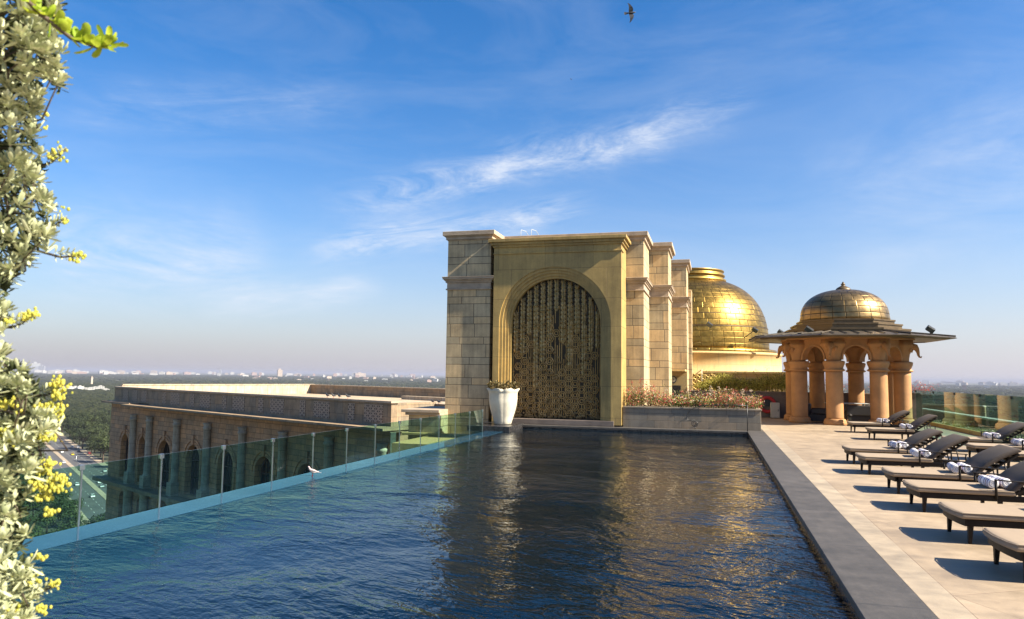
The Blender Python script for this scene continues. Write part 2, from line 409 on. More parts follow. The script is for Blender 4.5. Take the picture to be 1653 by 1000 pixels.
# ------------------------------------------------------------------ sky
def make_sky():
    t = NT(world.node_tree); nt = world.node_tree
    bg = nt.nodes['Background']
    sky = t.n('ShaderNodeTexSky', sky_type='NISHITA', sun_disc=False)
    sky.sun_elevation = SUN_EL; sky.sun_rotation = SUN_AZ
    sky.altitude = 200; sky.air_density = 1.0; sky.dust_density = .9; sky.ozone_density = 3.5
    d = t.vm('NORMALIZE', t.n('ShaderNodeTexCoord').outputs['Generated']); p = t.xyz(d)
    az = t.m('ARCTAN2', p[0], p[1]); el = t.m('ARCSINE', p[2])
    def ae(x, y):
        r = ray(x, y).normalized(); return math.atan2(r.x, r.y), math.asin(r.z)
    tot = None
    # long wisps: each follows its own line across the sky
    for (a0, a1, wd, amp, sx, sy, seed) in ((( 545, 328), (1165, 178), .024, .8, 5., 17., 0.), ((500, 405), (930, 335), .02, 1., 3.5, 20., 3.),
                                     ((330, 500), (600, 470), .02, .85, 3., 20., 9.), ((60, 420), (420, 430), .05, .85, 3.5, 12., 5.), ((100, 170), (560, 160), .03, .22, 3., 16., 11.), ((1330, 370), (1850, 200), .085, .4, 1.5, 5., 15.)):
        A, B = ae(*a0), ae(*a1); dx, dy = B[0] - A[0], B[1] - A[1]; L = math.hypot(dx, dy); dx /= L; dy /= L
        ra, re = t.m('SUBTRACT', az, A[0]), t.m('SUBTRACT', el, A[1])
        s = t.m('ADD', t.m('MULTIPLY', ra, dx), t.m('MULTIPLY', re, dy)); q = t.m('SUBTRACT', t.m('MULTIPLY', re, dx), t.m('MULTIPLY', ra, dy))
        w0 = t.noise(t.comb(t.m('MULTIPLY', s, 3.), seed, 0.), 2., 3)
        q2 = t.m('SUBTRACT', q, t.m('MULTIPLY', t.m('SUBTRACT', w0, .5), wd * 2.2))
        across = t.m('POWER', 2.718, t.m('MULTIPLY', -1., t.m('POWER', t.m('DIVIDE', t.m('ABSOLUTE', q2), wd), 2.)))
        along = t.m('MULTIPLY', t.rng(s, -L * .1, L * .2, smooth=True), t.rng(s, L * .8, L * 1.15, 1., 0., smooth=True))
        sk = t.m('ADD', s, t.m('MULTIPLY', q, 1.3))
        f1 = t.noise(t.comb(t.m('MULTIPLY', sk, sx), t.m('MULTIPLY', q, sy), seed), 1.4, 7, .68, .9)
        f2 = t.noise(t.comb(t.m('MULTIPLY', sk, sx * 4), t.m('MULTIPLY', q, sy * 2), seed + 2), 2.0, 5, .7, .6)
        fl = t.m('MULTIPLY', t.rng(f1, .37, .7), t.rng(f2, .25, .7, .35, 1.))
        v = t.m('MULTIPLY', t.m('MULTIPLY', across, along), t.m('MULTIPLY', fl, amp * 1.3))
        tot = v if tot is None else t.m('ADD', tot, v)
    veil = t.noise(t.comb(t.m('MULTIPLY', az, 2.2), t.m('MULTIPLY', el, 8.), 1.), 1.2, 6, .65, .7)
    tot = t.m('ADD', tot, t.m('MULTIPLY', t.rng(veil, .42, .85), .17))
    tot = t.m('MULTIPLY', t.m('MINIMUM', tot, .8), t.rng(el, .02, .12))
    hs = t.n('ShaderNodeHueSaturation'); hs.inputs['Saturation'].default_value = 1.34; hs.inputs['Value'].default_value = 1.24; hs.inputs['Hue'].default_value = .504
    t.put(hs.inputs['Color'], sky.outputs[0])
    low = t.m('POWER', 2.718, t.m('MULTIPLY', -1., t.m('POWER', t.m('DIVIDE', t.m('MAXIMUM', el, 0.), .135), 1.2)))
    side = t.rng(az, -.8, .5)
    murk = t.mix(side, (3.35, 3.2, 3.65), (4.75, 4.55, 5.1))
    base = t.mix(t.m('MULTIPLY', low, .93), hs.outputs[0], murk)
    col = t.mix(tot, base, (5.4, 5.8, 6.5))
    t.put(bg.inputs[0], col); bg.inputs[1].default_value = .051
make_sky()
world.cycles.sampling_method = 'AUTOMATIC'

# ------------------------------------------------------------------ mesh builder
class MB:
    def __init__(s): s.v = []; s.f = []; s.smooth = set(); s.mi = []
    def add(s, verts, faces, smooth=False, mi=0):
        b = len(s.v); s.v += [tuple(p) for p in verts]
        for f in faces:
            if smooth: s.smooth.add(len(s.f))
            s.f.append(tuple(b + i for i in f)); s.mi.append(mi)
        return s
    def box(s, x0, x1, y0, y1, z0, z1, M=None, bev=0):
        if bev:
            b = min(bev, (x1 - x0) / 2.1, (y1 - y0) / 2.1, (z1 - z0) / 2.1); vs = []
            prof = []
            def ring(x0, x1, y0, y1, z, c):
                return [(x0 + c, y0, z), (x1 - c, y0, z), (x1, y0 + c, z), (x1, y1 - c, z), (x1 - c, y1, z), (x0 + c, y1, z), (x0, y1 - c, z), (x0, y0 + c, z)]
            R_ = [ring(x0 + b, x1 - b, y0 + b, y1 - b, z0, b * .4), ring(x0, x1, y0, y1, z0 + b, b), ring(x0, x1, y0, y1, z1 - b, b), ring(x0 + b, x1 - b, y0 + b, y1 - b, z1, b * .4)]
            for r in R_: vs += r
            fs = [tuple(range(7, -1, -1)), tuple(range(24, 32))]
            for k in range(3):
                for i in range(8):
                    j = (i + 1) % 8; fs.append((k * 8 + i, k * 8 + j, k * 8 + 8 + j, k * 8 + 8 + i))
        else:
            vs = [(x, y, z) for z in (z0, z1) for (x, y) in ((x0, y0), (x1, y0), (x1, y1), (x0, y1))]
            fs = [(3, 2, 1, 0), (4, 5, 6, 7), (0, 1, 5, 4), (1, 2, 6, 5), (2, 3, 7, 6), (3, 0, 4, 7)]
        if M is not None: vs = [M @ Vector(p) for p in vs]
        return s.add(vs, fs)
    def tube(s, pts, r, n=8, smooth=True, caps=True):
        pts = [Vector(p) for p in pts]; rs = r if isinstance(r, (list, tuple)) else [r] * len(pts)
        vs = []; fs = []; prev = None
        for i, p in enumerate(pts):
            d = (pts[min(i + 1, len(pts) - 1)] - pts[max(i - 1, 0)]).normalized()
            a = Vector((0, 0, 1)) if abs(d.z) < .9 else Vector((1, 0, 0))
            if prev is not None: a = prev
            e = d.cross(a).normalized(); g = e.cross(d).normalized(); prev = g
            for k in range(n):
                q = 2 * PI * k / n; vs.append(p + (e * math.cos(q) + g * math.sin(q)) * rs[i])
        for i in range(len(pts) - 1):
            for k in range(n):
                j = (k + 1) % n; fs.append((i * n + k, i * n + j, (i + 1) * n + j, (i + 1) * n + k))
        s.add(vs, fs, smooth)
        if caps: s.add(vs[:n], [tuple(range(n - 1, -1, -1))]); s.add(vs[-n:], [tuple(range(n))])
        return s
    def lathe(s, prof, n=24, cx=0, cy=0, smooth=True, rot=0., rmul=None):
        vs = []; fs = []
        for (r, z) in prof:
            for k in range(n):
                q = rot + 2 * PI * k / n; rr = r * (rmul(q, z) if rmul else 1)
                vs.append((cx + rr * math.cos(q), cy + rr * math.sin(q), z))
        for i in range(len(prof) - 1):
            for k in range(n):
                j = (k + 1) % n; fs.append((i * n + k, i * n + j, (i + 1) * n + j, (i + 1) * n + k))
        s.add(vs, fs, smooth)
        if prof[0][0] > 1e-4: s.add(vs[:n], [tuple(range(n - 1, -1, -1))])
        if prof[-1][0] > 1e-4: s.add(vs[-n:], [tuple(range(n))])
        return s
    def extr(s, poly, h0, h1, fn):
        """polygon of (a, b) extruded h0..h1; fn(a, b, h) -> point"""
        n = len(poly); vs = [fn(a, b, h0) for a, b in poly] + [fn(a, b, h1) for a, b in poly]
        fs = [tuple(range(n - 1, -1, -1)), tuple(range(n, 2 * n))] + [(i, (i + 1) % n, n + (i + 1) % n, n + i) for i in range(n)]
        return s.add(vs, fs)
    def build(s, name, mat, parent=None, fix=True):
        me = bpy.data.meshes.new(name)
        off = Vector(parent.location) if (parent is not None and parent.get('_world')) else Vector((0, 0, 0))
        if parent is not None and parent.type == 'MESH':
            off = Vector((0, 0, 0))
            g = parent.parent
            if g is not None and g.get('_world'): off = Vector(g.location)
        vs = [(x - off.x, y - off.y, z - off.z) for x, y, z in s.v] if off.length else s.v
        me.from_pydata(vs, [], s.f)
        mats = mat if isinstance(mat, (list, tuple)) else [mat]
        for q in mats: me.materials.append(MATS[q])
        if s.smooth or len(mats) > 1:
            me.polygons.foreach_set('use_smooth', [i in s.smooth for i in range(len(s.f))])
            me.polygons.foreach_set('material_index', s.mi)
        if fix and len(s.f) < 60000:
            import bmesh
            bm = bmesh.new(); bm.from_mesh(me)
            bmesh.ops.remove_doubles(bm, verts=bm.verts, dist=1e-5)
            bmesh.ops.recalc_face_normals(bm, faces=bm.faces); bm.to_mesh(me); bm.free()
        me.update()
        o = bpy.data.objects.new(name, me); C.objects.link(o)
        if parent is not None: o.parent = parent
        return o
def thing(name, label, cat, loc=(0, 0, 0), rz=0., group=None, world_coords=True):
    o = bpy.data.objects.new(name, None); C.objects.link(o); o.location = loc; o.rotation_euler = (0, 0, rz)
    o.empty_display_size = .2
    o['label'] = label; o['category'] = cat
    if group: o['group'] = group
    if world_coords: o['_world'] = 1
    return o
def tag(o, label, cat, group=None):
    o['label'] = label; o['category'] = cat
    if group: o['group'] = group
    return o
def struct(name, mb, mat, kind='structure'):
    o = mb.build(name, mat); o['kind'] = kind; return o
def copy_tree(o, parent=None):
    c = o.copy(); C.objects.link(c)
    if parent is not None: c.parent = parent; c.matrix_parent_inverse = o.matrix_parent_inverse
    for ch in [q for q in list(bpy.data.objects) if q.parent == o]: copy_tree(ch, c)
    return c
CH = {}
def arch_wall(mb, fn, a0, a1, z0, z1, ca, zs, r, h0, h1, n=24, sill=None):
    """wall a0..a1 x z0..z1 with a round-headed opening; fn(a, z, h); h0 front depth, h1 back of the reveal"""
    zb = z0 if sill is None else sill
    P = lambda a, z, h: fn(a, z, h)
    mb.add([P(a0, z0, h0), P(ca - r, z0, h0), P(ca - r, zs, h0), P(a0, zs, h0)], [(0, 1, 2, 3)])
    mb.add([P(ca + r, z0, h0), P(a1, z0, h0), P(a1, zs, h0), P(ca + r, zs, h0)], [(0, 1, 2, 3)])
    if sill is not None: mb.add([P(ca - r, z0, h0), P(ca + r, z0, h0), P(ca + r, zb, h0), P(ca - r, zb, h0)], [(0, 1, 2, 3)])
    A = [(ca - r * math.cos(PI * i / n), zs + r * math.sin(PI * i / n)) for i in range(n + 1)]
    T = [(a0 + (a1 - a0) * i / n, z1) for i in range(n + 1)]
    # keep the outer corners square: points on the left, top and right edges
    def outer(i):
        th = PI * i / n; dx, dz = -math.cos(th), math.sin(th)
        tx = ((a1 - ca) if dx > 0 else (a0 - ca)) / dx if abs(dx) > 1e-6 else 1e9
        tz = (z1 - zs) / dz if dz > 1e-6 else 1e9
        k = min(tx, tz); return (ca + dx * k, zs + dz * k)
    O = [outer(i) for i in range(n + 1)]
    for i in range(n):
        mb.add([P(*A[i], h0), P(*A[i + 1], h0), P(*O[i + 1], h0), P(*O[i], h0)], [(0, 1, 2, 3)])
    for cx_, ai in ((a0, None), (a1, None)):
        th = math.atan2(z1 - zs, cx_ - ca)
        # corner filler triangle
        for i in range(n):
            o1, o2 = O[i], O[i + 1]
            if (abs(o1[0] - cx_) < 1e-6 and abs(o2[1] - z1) < 1e-6 and abs(o1[1] - z1) > 1e-6 and abs(o2[0] - cx_) > 1e-6) or \
               (abs(o2[0] - cx_) < 1e-6 and abs(o1[1] - z1) < 1e-6 and abs(o2[1] - z1) > 1e-6 and abs(o1[0] - cx_) > 1e-6):
                mb.add([P(*o1, h0), P(*o2, h0), P(cx_, z1, h0)], [(0, 1, 2)])
    B = [(ca - r, zb)] + A + [(ca + r, zb)]
    for i in range(len(B) - 1):
        mb.add([P(*B[i], h0), P(*B[i + 1], h0), P(*B[i + 1], h1), P(*B[i], h1)], [(0, 1, 2, 3)])
    if sill is not None: mb.add([P(ca - r, zb, h0), P(ca + r, zb, h0), P(ca + r, zb, h1), P(ca - r, zb, h1)], [(0, 1, 2, 3)])
def arch_ring(mb, fn, ca, zs, r0, r1, zb, h0, hback, n=28):
    """flat archivolt band between radii r0<r1 at depth h0, with the inner reveal running to hback"""
    for r, rr in ((r0, r1),):
        A = [(ca - r, zb)] + [(ca - r * math.cos(PI * i / n), zs + r * math.sin(PI * i / n)) for i in range(n + 1)] + [(ca + r, zb)]
        B = [(ca - rr, zb)] + [(ca - rr * math.cos(PI * i / n), zs + rr * math.sin(PI * i / n)) for i in range(n + 1)] + [(ca + rr, zb)]
        for i in range(len(A) - 1):
            mb.add([fn(*A[i], h0), fn(*A[i + 1], h0), fn(*B[i + 1], h0), fn(*B[i], h0)], [(0, 1, 2, 3)])
            mb.add([fn(*A[i], h0), fn(*A[i + 1], h0), fn(*A[i + 1], hback), fn(*A[i], hback)], [(0, 1, 2, 3)])
            mb.add([fn(*B[i], h0), fn(*B[i + 1], h0), fn(*B[i + 1], hback), fn(*B[i], hback)], [(0, 1, 2, 3)])

# ================================================================== TERRACE AND POOL
WZ = -.12
PX0, PX1, PY0, PY1 = -6.75, 1.06, 3.4, 25.5
mb = MB(); mb.box(PX0, PX1, PY0, PY1, -1.5, -1.4); struct('pool_floor', mb, 'pool tile')
mb = MB()
mb.box(PX1, PX1 + .2, PY0, PY1, -1.5, -.066); mb.box(-7.3, PX1, PY0 - .2, PY0, -1.5, -.066); mb.box(-7.3, PX1, PY1, PY1 + .2, -1.5, -.066)
struct('pool_wall', mb, 'black granite')
mb = MB(); mb.add([(PX0, PY0, WZ), (PX1, PY0, WZ), (PX1, PY1, WZ), (PX0, PY1, WZ)], [(0, 1, 2, 3)]); struct('pool_water', mb, 'pool water')
mb = MB(); mb.box(-7.33, PX0, PY0, 25.5, -1.4, WZ + .004); struct('overflow_sill', mb, 'wet sill')
mb = MB()
mb.box(PX1 - .015, 1.58, PY0 - .5, 26.9, -.06, .008, bev=.006)
mb.box(-6.55, PX1 - .02, 25.44, 25.95, -.06, .008, bev=.006)
struct('pool_coping', mb, 'coping slate')
mb = MB()
mb.box(1.585, 8.2, -6, 36, -.3, 0); mb.box(-7.3, 1.58, -6, PY0 - .52, -.3, 0); mb.box(-9, 1.58, 25.96, 36, -.3, 0); mb.box(8.2, 9.3, -6, 36, -.5, -.15)
mb.box(-1.2, 9.3, 36, 40, -.3, 0)
struct('terrace', mb, 'deck stone')

# urn platform
mb = MB(); mb.box(-8.0, -6.52, 23.7, 25.95, -.14, .05, bev=.012)
tag(mb.build('urn_platform', 'black granite'), 'low black granite slab jutting into the pool under the white urn', 'platform')

# hotel block below the pool
g = thing('hotel_block', 'shaded stone hotel block under the infinity pool, below the glass edge', 'building', (-2, 15, -58))
mb = MB(); mb.box(-7.33, 9.3, -6, 37, -57.9, -1.51); mb.build('wall', 'pier stone', g)
mb = MB(); mb.box(-9.9, -7.34, 21.9, 26.4, -.75, -.45); mb.build('ledge_slab', 'cream render', g)
mb = MB(); mb.box(-10.9, -7.36, 24.92, 25.2, -.449, -.36, bev=.01); mb.build('step', 'cream render', g)

# low pier by the left of the portal
g = thing('stone_pier', 'short stone pier with moulded cap left of the tall pillar, below the roof wing', 'pier', (-10.2, 26, -.36))
mb = MB(); mb.box(-10.75, -9.5, 25.2, 28, -12, .26); mb.build('wall', 'pier stone', g)
mb = MB(); mb.box(-10.85, -9.5, 25.1, 28, .26, .36, bev=.01); mb.box(-10.97, -9.5, 25.0, 28, .36, .47, bev=.01); mb.build('cap', 'cap stone', g)

# ================================================================== GLASS BALUSTRADE (left)
GX = -7.36
g = thing('glass_balustrade', 'green glass balustrade along the pool edge with thin steel posts', 'balustrade', (GX, 13, WZ))
ys = [2.0 + 1.337 * k for k in range(17)]
ys = [7.33 + 1.337 * k for k in range(-4, 13)]
for i in range(len(ys) - 1):
    mb = MB(); mb.box(GX - .006, GX + .006, ys[i] + .006, ys[i + 1] - .006, WZ - .25, .6); mb.build('glass_pane', 'balustrade glass', g)
for y in ys:
    mb = MB(); mb.box(GX + .008, GX + .022, y - .011, y + .011, WZ - .05, .56); p = mb.build('post', 'steel', g)
    mb = MB(); mb.box(GX - .015, GX + .03, y - .035, y + .035, .545, .608, bev=.004); mb.build('clamp', 'steel', p)

# ================================================================== PORTAL BUILDING
g = thing('portal_building', 'tall sandstone portal building with stepped pillars behind the golden gate', 'building', (-5.5, 29, 0))
def cornice(name, x0, x1, y0, y1, z, steps, mat='cap stone', sides=1):
    m = MB()
    for (dz0, dz1, pr) in steps: m.box(x0 - pr, x1 + pr, y0 - pr, y1 + pr, z + dz0, z + dz1, bev=.008)
    return m.build(name, mat, g)
CAP = [(-.34, -.3, .02), (-.3, -.2, .07), (-.2, -.16, .11), (-.16, 0, .17)]
MID = [(-.34, -.29, .05), (-.29, -.07, .012), (-.07, -.0, .06), (0, .05, .1), (.05, .12, .15), (.12, .15, .17)]
pil = [(-9.62, -7.93, 25.92, 27.3), (-9.62, -2.45, 27.3, 29.72), (-9.3, -1.70, 29.73, 31.9), (-9.0, -1.15, 34.3, 36.6)]
for i, (x0, x1, y0, y1) in enumerate(pil):
    top = 7.1
    m = MB(); m.box(x0, x1, y0, y1, -.42 if i == 0 else -.2, top - .34); m.build('pillar', 'pier stone', g)
    cornice('cap', x0, x1, y0, y1 - (.18 if i < 2 else 0), top, CAP)
    cornice('cornice', x0, x1, y0, y1 - (.18 if i < 2 else 0), 5.24, MID)
m = MB(); m.box(-8.9, -2.3, 31.9, 34.3, 0, 6.7); m.build('wall', 'pier stone', g)
m = MB(); m.box(-8.9, -1.0, 36.6, 38, 0, 6.0); m.build('wall', 'pier stone', g)
# lobby wall with door
m = MB(); m.box(-2.3, -1.14, 33.9, 34.29, 0, 2.0); m.box(-1.94, -1.16, 31.9, 33.9, 2.0, 2.08); m.build('door_wall', 'cream render', g)
m = MB(); m.box(-1.95, -1.42, 33.86, 33.9, 0, 1.38); d = m.build('door', 'dark void', g)
m = MB(); m.box(-1.5, -1.47, 33.83, 33.86, .6, .8); m.build('handle', 'steel', d)
# antenna hoops on the roof
g2 = thing('roof_ladder', 'thin pale metal hoops of a roof ladder above the portal cornice', 'ladder', (-7.0, 27.4, 7.1))
for dx in (0, .42):
    m = MB(); m.tube([(-7.2 + dx, 27.5, 7.0), (-7.2 + dx, 27.5, 7.35), (-7.2 + dx, 27.56, 7.42), (-7.2 + dx + .1, 27.9, 7.42), (-7.2 + dx + .16, 28.0, 7.3), (-7.2 + dx + .16, 28.0, 7.0)], .009, 6); m.build('rail', 'pale box paint', g2)

# ================================================================== GOLDEN PORTAL
g = thing('ornamental_portal', 'ochre arched portal framing a bronze leaf screen at the head of the pool', 'portal', (-5.45, 26, 0))
GX0, GX1, GY = -7.77, -3.09, 25.8
fnp = lambda a, z, h: (a, h, z)
CA, ZS = -5.5, 3.62
m = MB(); arch_wall(m, fnp, GX0, GX1, .06, 6.42, CA, ZS, 2.04, GY, GY + .1, 40)
m.add([(GX1, GY, .06), (GX1, 27.28, .06), (GX1, 27.28, 6.42), (GX1, GY, 6.42)], [(0, 1, 2, 3)])
m.add([(GX0, GY, .06), (GX0, 27.28, .06), (GX0, 27.28, 6.42), (GX0, GY, 6.42)], [(0, 1, 2, 3)])
m.add([(GX0, GY, 6.42), (GX1, GY, 6.42), (GX1, 27.28, 6.42), (GX0, 27.28, 6.42)], [(0, 1, 2, 3)])
m.build('frame_wall', 'portal plaster', g)
for (r0_, r1_, h) in ((1.93, 2.06, .05), (1.83, 1.945, .11), (1.73, 1.845, .17), (1.645, 1.745, .23)):
    m = MB(); arch_ring(m, fnp, CA, ZS, r0_, r1_, .1, GY + h, GY + .52, 44); m.build('arch_moulding', 'portal plaster', g)
m = MB()
for dz0, dz1, pr in ((6.16, 6.22, .04), (6.42, 6.5, .06), (6.5, 6.6, .12), (6.6, 6.72, .2)): m.box(GX0 - pr + .02, GX1 + pr, GY - pr, 27.2, dz0 if dz0 > 6.3 else dz0, dz1, bev=.01) if dz0 > 6.3 else m.box(GX0 - .02, GX1 + pr, GY - pr, GY + .5, dz0, dz1, bev=.01)
m.build('cornice', 'portal plaster', g)
m = MB(); m.box(-7.6, -3.35, GY - .02, GY + .52, .009, .2, bev=.01); m.build('threshold', 'dark sandstone', g)
# bronze screen
SY = GY + .47
m = MB()
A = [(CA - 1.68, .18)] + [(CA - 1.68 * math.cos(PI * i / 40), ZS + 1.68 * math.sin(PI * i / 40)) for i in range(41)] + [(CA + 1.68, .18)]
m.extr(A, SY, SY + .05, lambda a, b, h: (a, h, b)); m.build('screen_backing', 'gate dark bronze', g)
def in_arch(x, z, mrg=0.):
    if z < .2 + mrg: return False
    if z < ZS: return abs(x - CA) < 1.64 - mrg
    return math.hypot(x - CA, z - ZS) < 1.64 - mrg
# strands of paired leaves: bottoms follow the photograph's ragged hem
NS = 13; pitch_ = 3.28 / NS
hem = [2.72, 2.5, 3.35, 1.35, 2.35, 3.12, 4.2, 3.0, 2.2, 3.35, 1.85, 2.7, 2.8]
r2 = random.Random(3)
for k in range(NS):
    x = CA - 1.64 + pitch_ * (k + .5)
    ztop = ZS + math.sqrt(max(0, 1.62 ** 2 - (abs(x - CA) + pitch_ * .2) ** 2))
    m = MB(); z = ztop; m.tube([(x, SY - .01, hem[k] - .1), (x, SY - .01, ztop)], .012, 5)
    while z > hem[k]:
        for sgn in (-1, 1):
            L = .2
            tip = Vector((x + sgn * .012, SY - .035, z - L)); root = Vector((x + sgn * .098, SY - .02, z + .02))
            root2 = Vector((x + sgn * .03, SY - .06, z + .03)); mid = Vector((x + sgn * .06, SY - .125 - r2.random() * .03, z - L * .3)); out = Vector((x + sgn * .104, SY - .02, z - L * .42))
            inn = Vector((x + sgn * .006, SY - .05, z - L * .35))
            m.add([root, out, tip, inn, root2, mid], [(0, 1, 5), (1, 2, 5), (2, 3, 5), (3, 4, 5), (4, 0, 5)], smooth=False)
        z -= .162
    m.build('leaf_strand', 'silvered bronze', g, fix=False)
# lattice of hexagons and upright bars
m = MB()
def bar(p, q, r=.014, y=SY - .02):
    m.tube([(p[0], y, p[1]), (q[0], y, q[1])], r, 4, smooth=False, caps=False)
x = CA - 1.6
while x < CA + 1.6:
    zt = min(4.3, ZS + math.sqrt(max(0, 1.6 ** 2 - (x - CA) ** 2)))
    z = .25
    while z < zt:
        l = r2.choice((.5, .7, .9))
        if r2.random() < .8: bar((x, z), (x, min(z + l, zt)), .014)
        z += l
    x += .082
hx = .235
for i in range(-7, 8):
    for j in range(0, 12):
        cx_ = CA + i * hx; cz = .45 + j * .405 + (.2 if i % 2 else 0)
        if not in_arch(cx_, cz, .1) or cz > 3.6: continue
        if cz > 2.0 and r2.random() < .3: continue
        for rr, w in ((.14, .017), (.07, .016)):
            pts = [(cx_ + rr * math.cos(R(60 * q + 0)), cz + rr * math.sin(R(60 * q))) for q in range(6)]
            for q in range(6): bar(pts[q], pts[(q + 1) % 6], w, SY - .045)
m.build('hexagon_lattice', 'gate bronze', g, fix=False)
# lotus buds in relief, thick at the foot of the screen
m = MB()
def bud(x, z, s):
    y = SY - .07
    m.lathe_dir = None
    for q in range(6):
        a = R(60 * q + 30); a2 = R(60 * q + 60); a0 = R(60 * q)
        tip = Vector((x + math.cos(a) * s, y + .02, z + math.sin(a) * s))
        l = Vector((x + math.cos(a0) * s * .55, y - .01, z + math.sin(a0) * s * .55)); r_ = Vector((x + math.cos(a2) * s * .55, y - .01, z + math.sin(a2) * s * .55))
        c = Vector((x, y - s * .75, z)); md = Vector((x + math.cos(a) * s * .5, y - s * .55, z + math.sin(a) * s * .5))
        m.add([c, l, tip, r_, md], [(0, 1, 4), (1, 2, 4), (2, 3, 4), (3, 0, 4)])
for q in range(230):
    z = .25 + 2.6 * r2.random() ** 2.3; x = CA + r2.uniform(-1.6, 1.6)
    if in_arch(x, z, .02): bud(x, z, r2.uniform(.04, .075))
m.build('lotus_relief', 'lotus bronze', g, fix=False)

# ================================================================== PLANTER
g = thing('stone_planter', 'long grey stone block planter between the portal and the deck', 'planter', (-.8, 26.4, 0))
m = MB(); m.box(-3.06, 1.5, 25.97, 27.25, .0, .66, bev=.006); m.build('wall', 'planter stone', g)
m = MB(); m.box(-3.05, 1.53, 25.94, 26.12, .661, .72, bev=.008); m.box(-3.05, 1.53, 27.1, 27.28, .661, .72, bev=.008); m.box(1.36, 1.53, 26.125, 27.095, .661, .72, bev=.008); m.build('rim', 'planter stone', g)
m = MB(); m.box(-3.05, 1.36, 26.12, 27.1, .661, .70); m.build('soil', 'soil', g)
def leafs(mb, cx, cy, cz, rx, ry, rz, n, size, rr, flat=.6, core=0., mi=0):
    for _ in range(n):
        while True:
            a, b, c = rr.uniform(-1, 1), rr.uniform(-1, 1), rr.uniform(-1, 1)
            d = a * a + b * b + c * c
            if core * core < d < 1: break
        p = Vector((cx + a * rx, cy + b * ry, cz + c * rz)); s = size * rr.uniform(.55, 1.3)
        nn = Vector((a + rr.uniform(-flat, flat), b + rr.uniform(-flat, flat), c + .3 + rr.uniform(-flat, flat))).normalized()
        e = nn.cross(Vector((rr.uniform(-1, 1), rr.uniform(-1, 1), rr.uniform(-1, 1)))).normalized(); h = nn.cross(e)
        mb.add([p - e * s, p - h * s * .45 + nn * s * .12, p + e * s, p + h * s * .45 + nn * s * .12], [(0, 1, 2, 3)], False, mi)
r3 = random.Random(11)
g = thing('flowering_hedge', 'row of pink flowering bougainvillea filling the long stone planter', 'hedge', (-.8, 26.6, .7))
m1, m4 = MB(), MB()
x = -2.98
while x < 1.5:
    hgt = .27 + .1 * math.sin(x * 2.3 + 1) + .1 * r3.random() + (.08 if x < -2.0 else 0)
    cy_ = 26.5 + r3.uniform(-.25, .3)
    leafs(m1, x, cy_, .76 + hgt * .5, .2, .45, hgt * .75, 95, .034, r3)
    pink = x < -1.4 or x > .0
    leafs(m1, x, cy_ - .1, .8 + hgt * .55, .2, .45, hgt * .8, 46 if pink else 22, .036, r3, mi=1)
    leafs(m1, x, cy_ - .05, .84 + hgt * .6, .2, .42, hgt * .85, 16, .03, r3, mi=2)
    leafs(m1, x, cy_ - .05, .84 + hgt * .6, .2, .42, hgt * .85, 30, .03, r3, mi=3)
    p0 = Vector((x, cy_, .7)); p1 = p0 + Vector((r3.uniform(-.2, .2), r3.uniform(-.2, .2), hgt + r3.uniform(.1, .4)))
    m4.tube([p0, (p0 + p1) / 2 + Vector((.03, 0, 0)), p1], [.009, .006, .003], 4)
    leafs(m1, p1.x, p1.y, p1.z, .07, .05, .08, 9, .03, r3, mi=r3.randrange(3))
    x += .085
m1.build('foliage', ['hedge leaf', 'pink bract', 'pale bract', 'creeper leaf'], g, fix=False); m4.build('stem', 'bark', g)

# wrought iron handrail in front of the planter
m = MB(); pts = []
for i in range(34):
    a = i / 33 * 4.2 * PI; rr = .02 + .1 * i / 33; pts.append((-.62 + rr * math.cos(-a + 2.2), 25.75, .2 + rr * math.sin(-a + 2.2)))
last = pts[-1]
pts += [(-.86, 25.75, .3), (-.88, 25.75, .45), (-.82, 25.75, .6), (-.66, 25.75, .72), (-.4, 25.75, .8), (-.05, 25.75, .84), (.6, 25.75, .85), (1.05, 25.75, .84)]
g = thing('pool_handrail', 'black wrought iron handrail with a scroll end in front of the planter', 'handrail', (.1, 25.75, 0))
m.tube(pts, .014, 6); m.build('rail', 'black iron', g)
m = MB(); m.tube([(1.06, 25.75, .87), (1.06, 25.75, .0)], .016, 6); m.build('post', 'black iron', g)
m = MB(); m.tube([(-.62, 25.75, .1), (-.62, 25.75, .0)], .013, 6); m.build('post', 'black iron', g)

# ================================================================== URN
UX, UY = -7.05, 24.75
g = thing('white_urn', 'large white tulip shaped urn on the black slab left of the portal', 'urn', (UX, UY, .051))
prof = [(.27, .051), (.3, .09), (.33, .2), (.41, .45), (.475, .7), (.5, .92), (.49, 1.08), (.5, 1.17), (.56, 1.24), (.53, 1.245), (.46, 1.17), (.44, 1.1), (.1, 1.08)]
def rm(q, z):
    k = max(0, (z - .95) / .3)
    c = abs(math.cos(4 * q + .4)); return .965 + .05 * c ** .5 + .05 * k * c
m = MB(); m.lathe(prof, 96, UX, UY, True, 0, rm)
m.v = [(x, y, z + (.05 * abs(math.cos(4 * math.atan2(y - UY, x - UX) + .4)) if z > 1.2 else 0)) for x, y, z in m.v]
m.build('bowl', 'white glaze', g)
m = MB(); m.lathe([(.01, 1.13), (.42, 1.12), (.42, 1.08)], 24, UX, UY); m.build('soil', 'soil', g)
g2 = thing('succulent_plant', 'bushy brownish succulent growing in the white urn', 'plant', (UX, UY, 1.13))
m = MB(); r4 = random.Random(5)
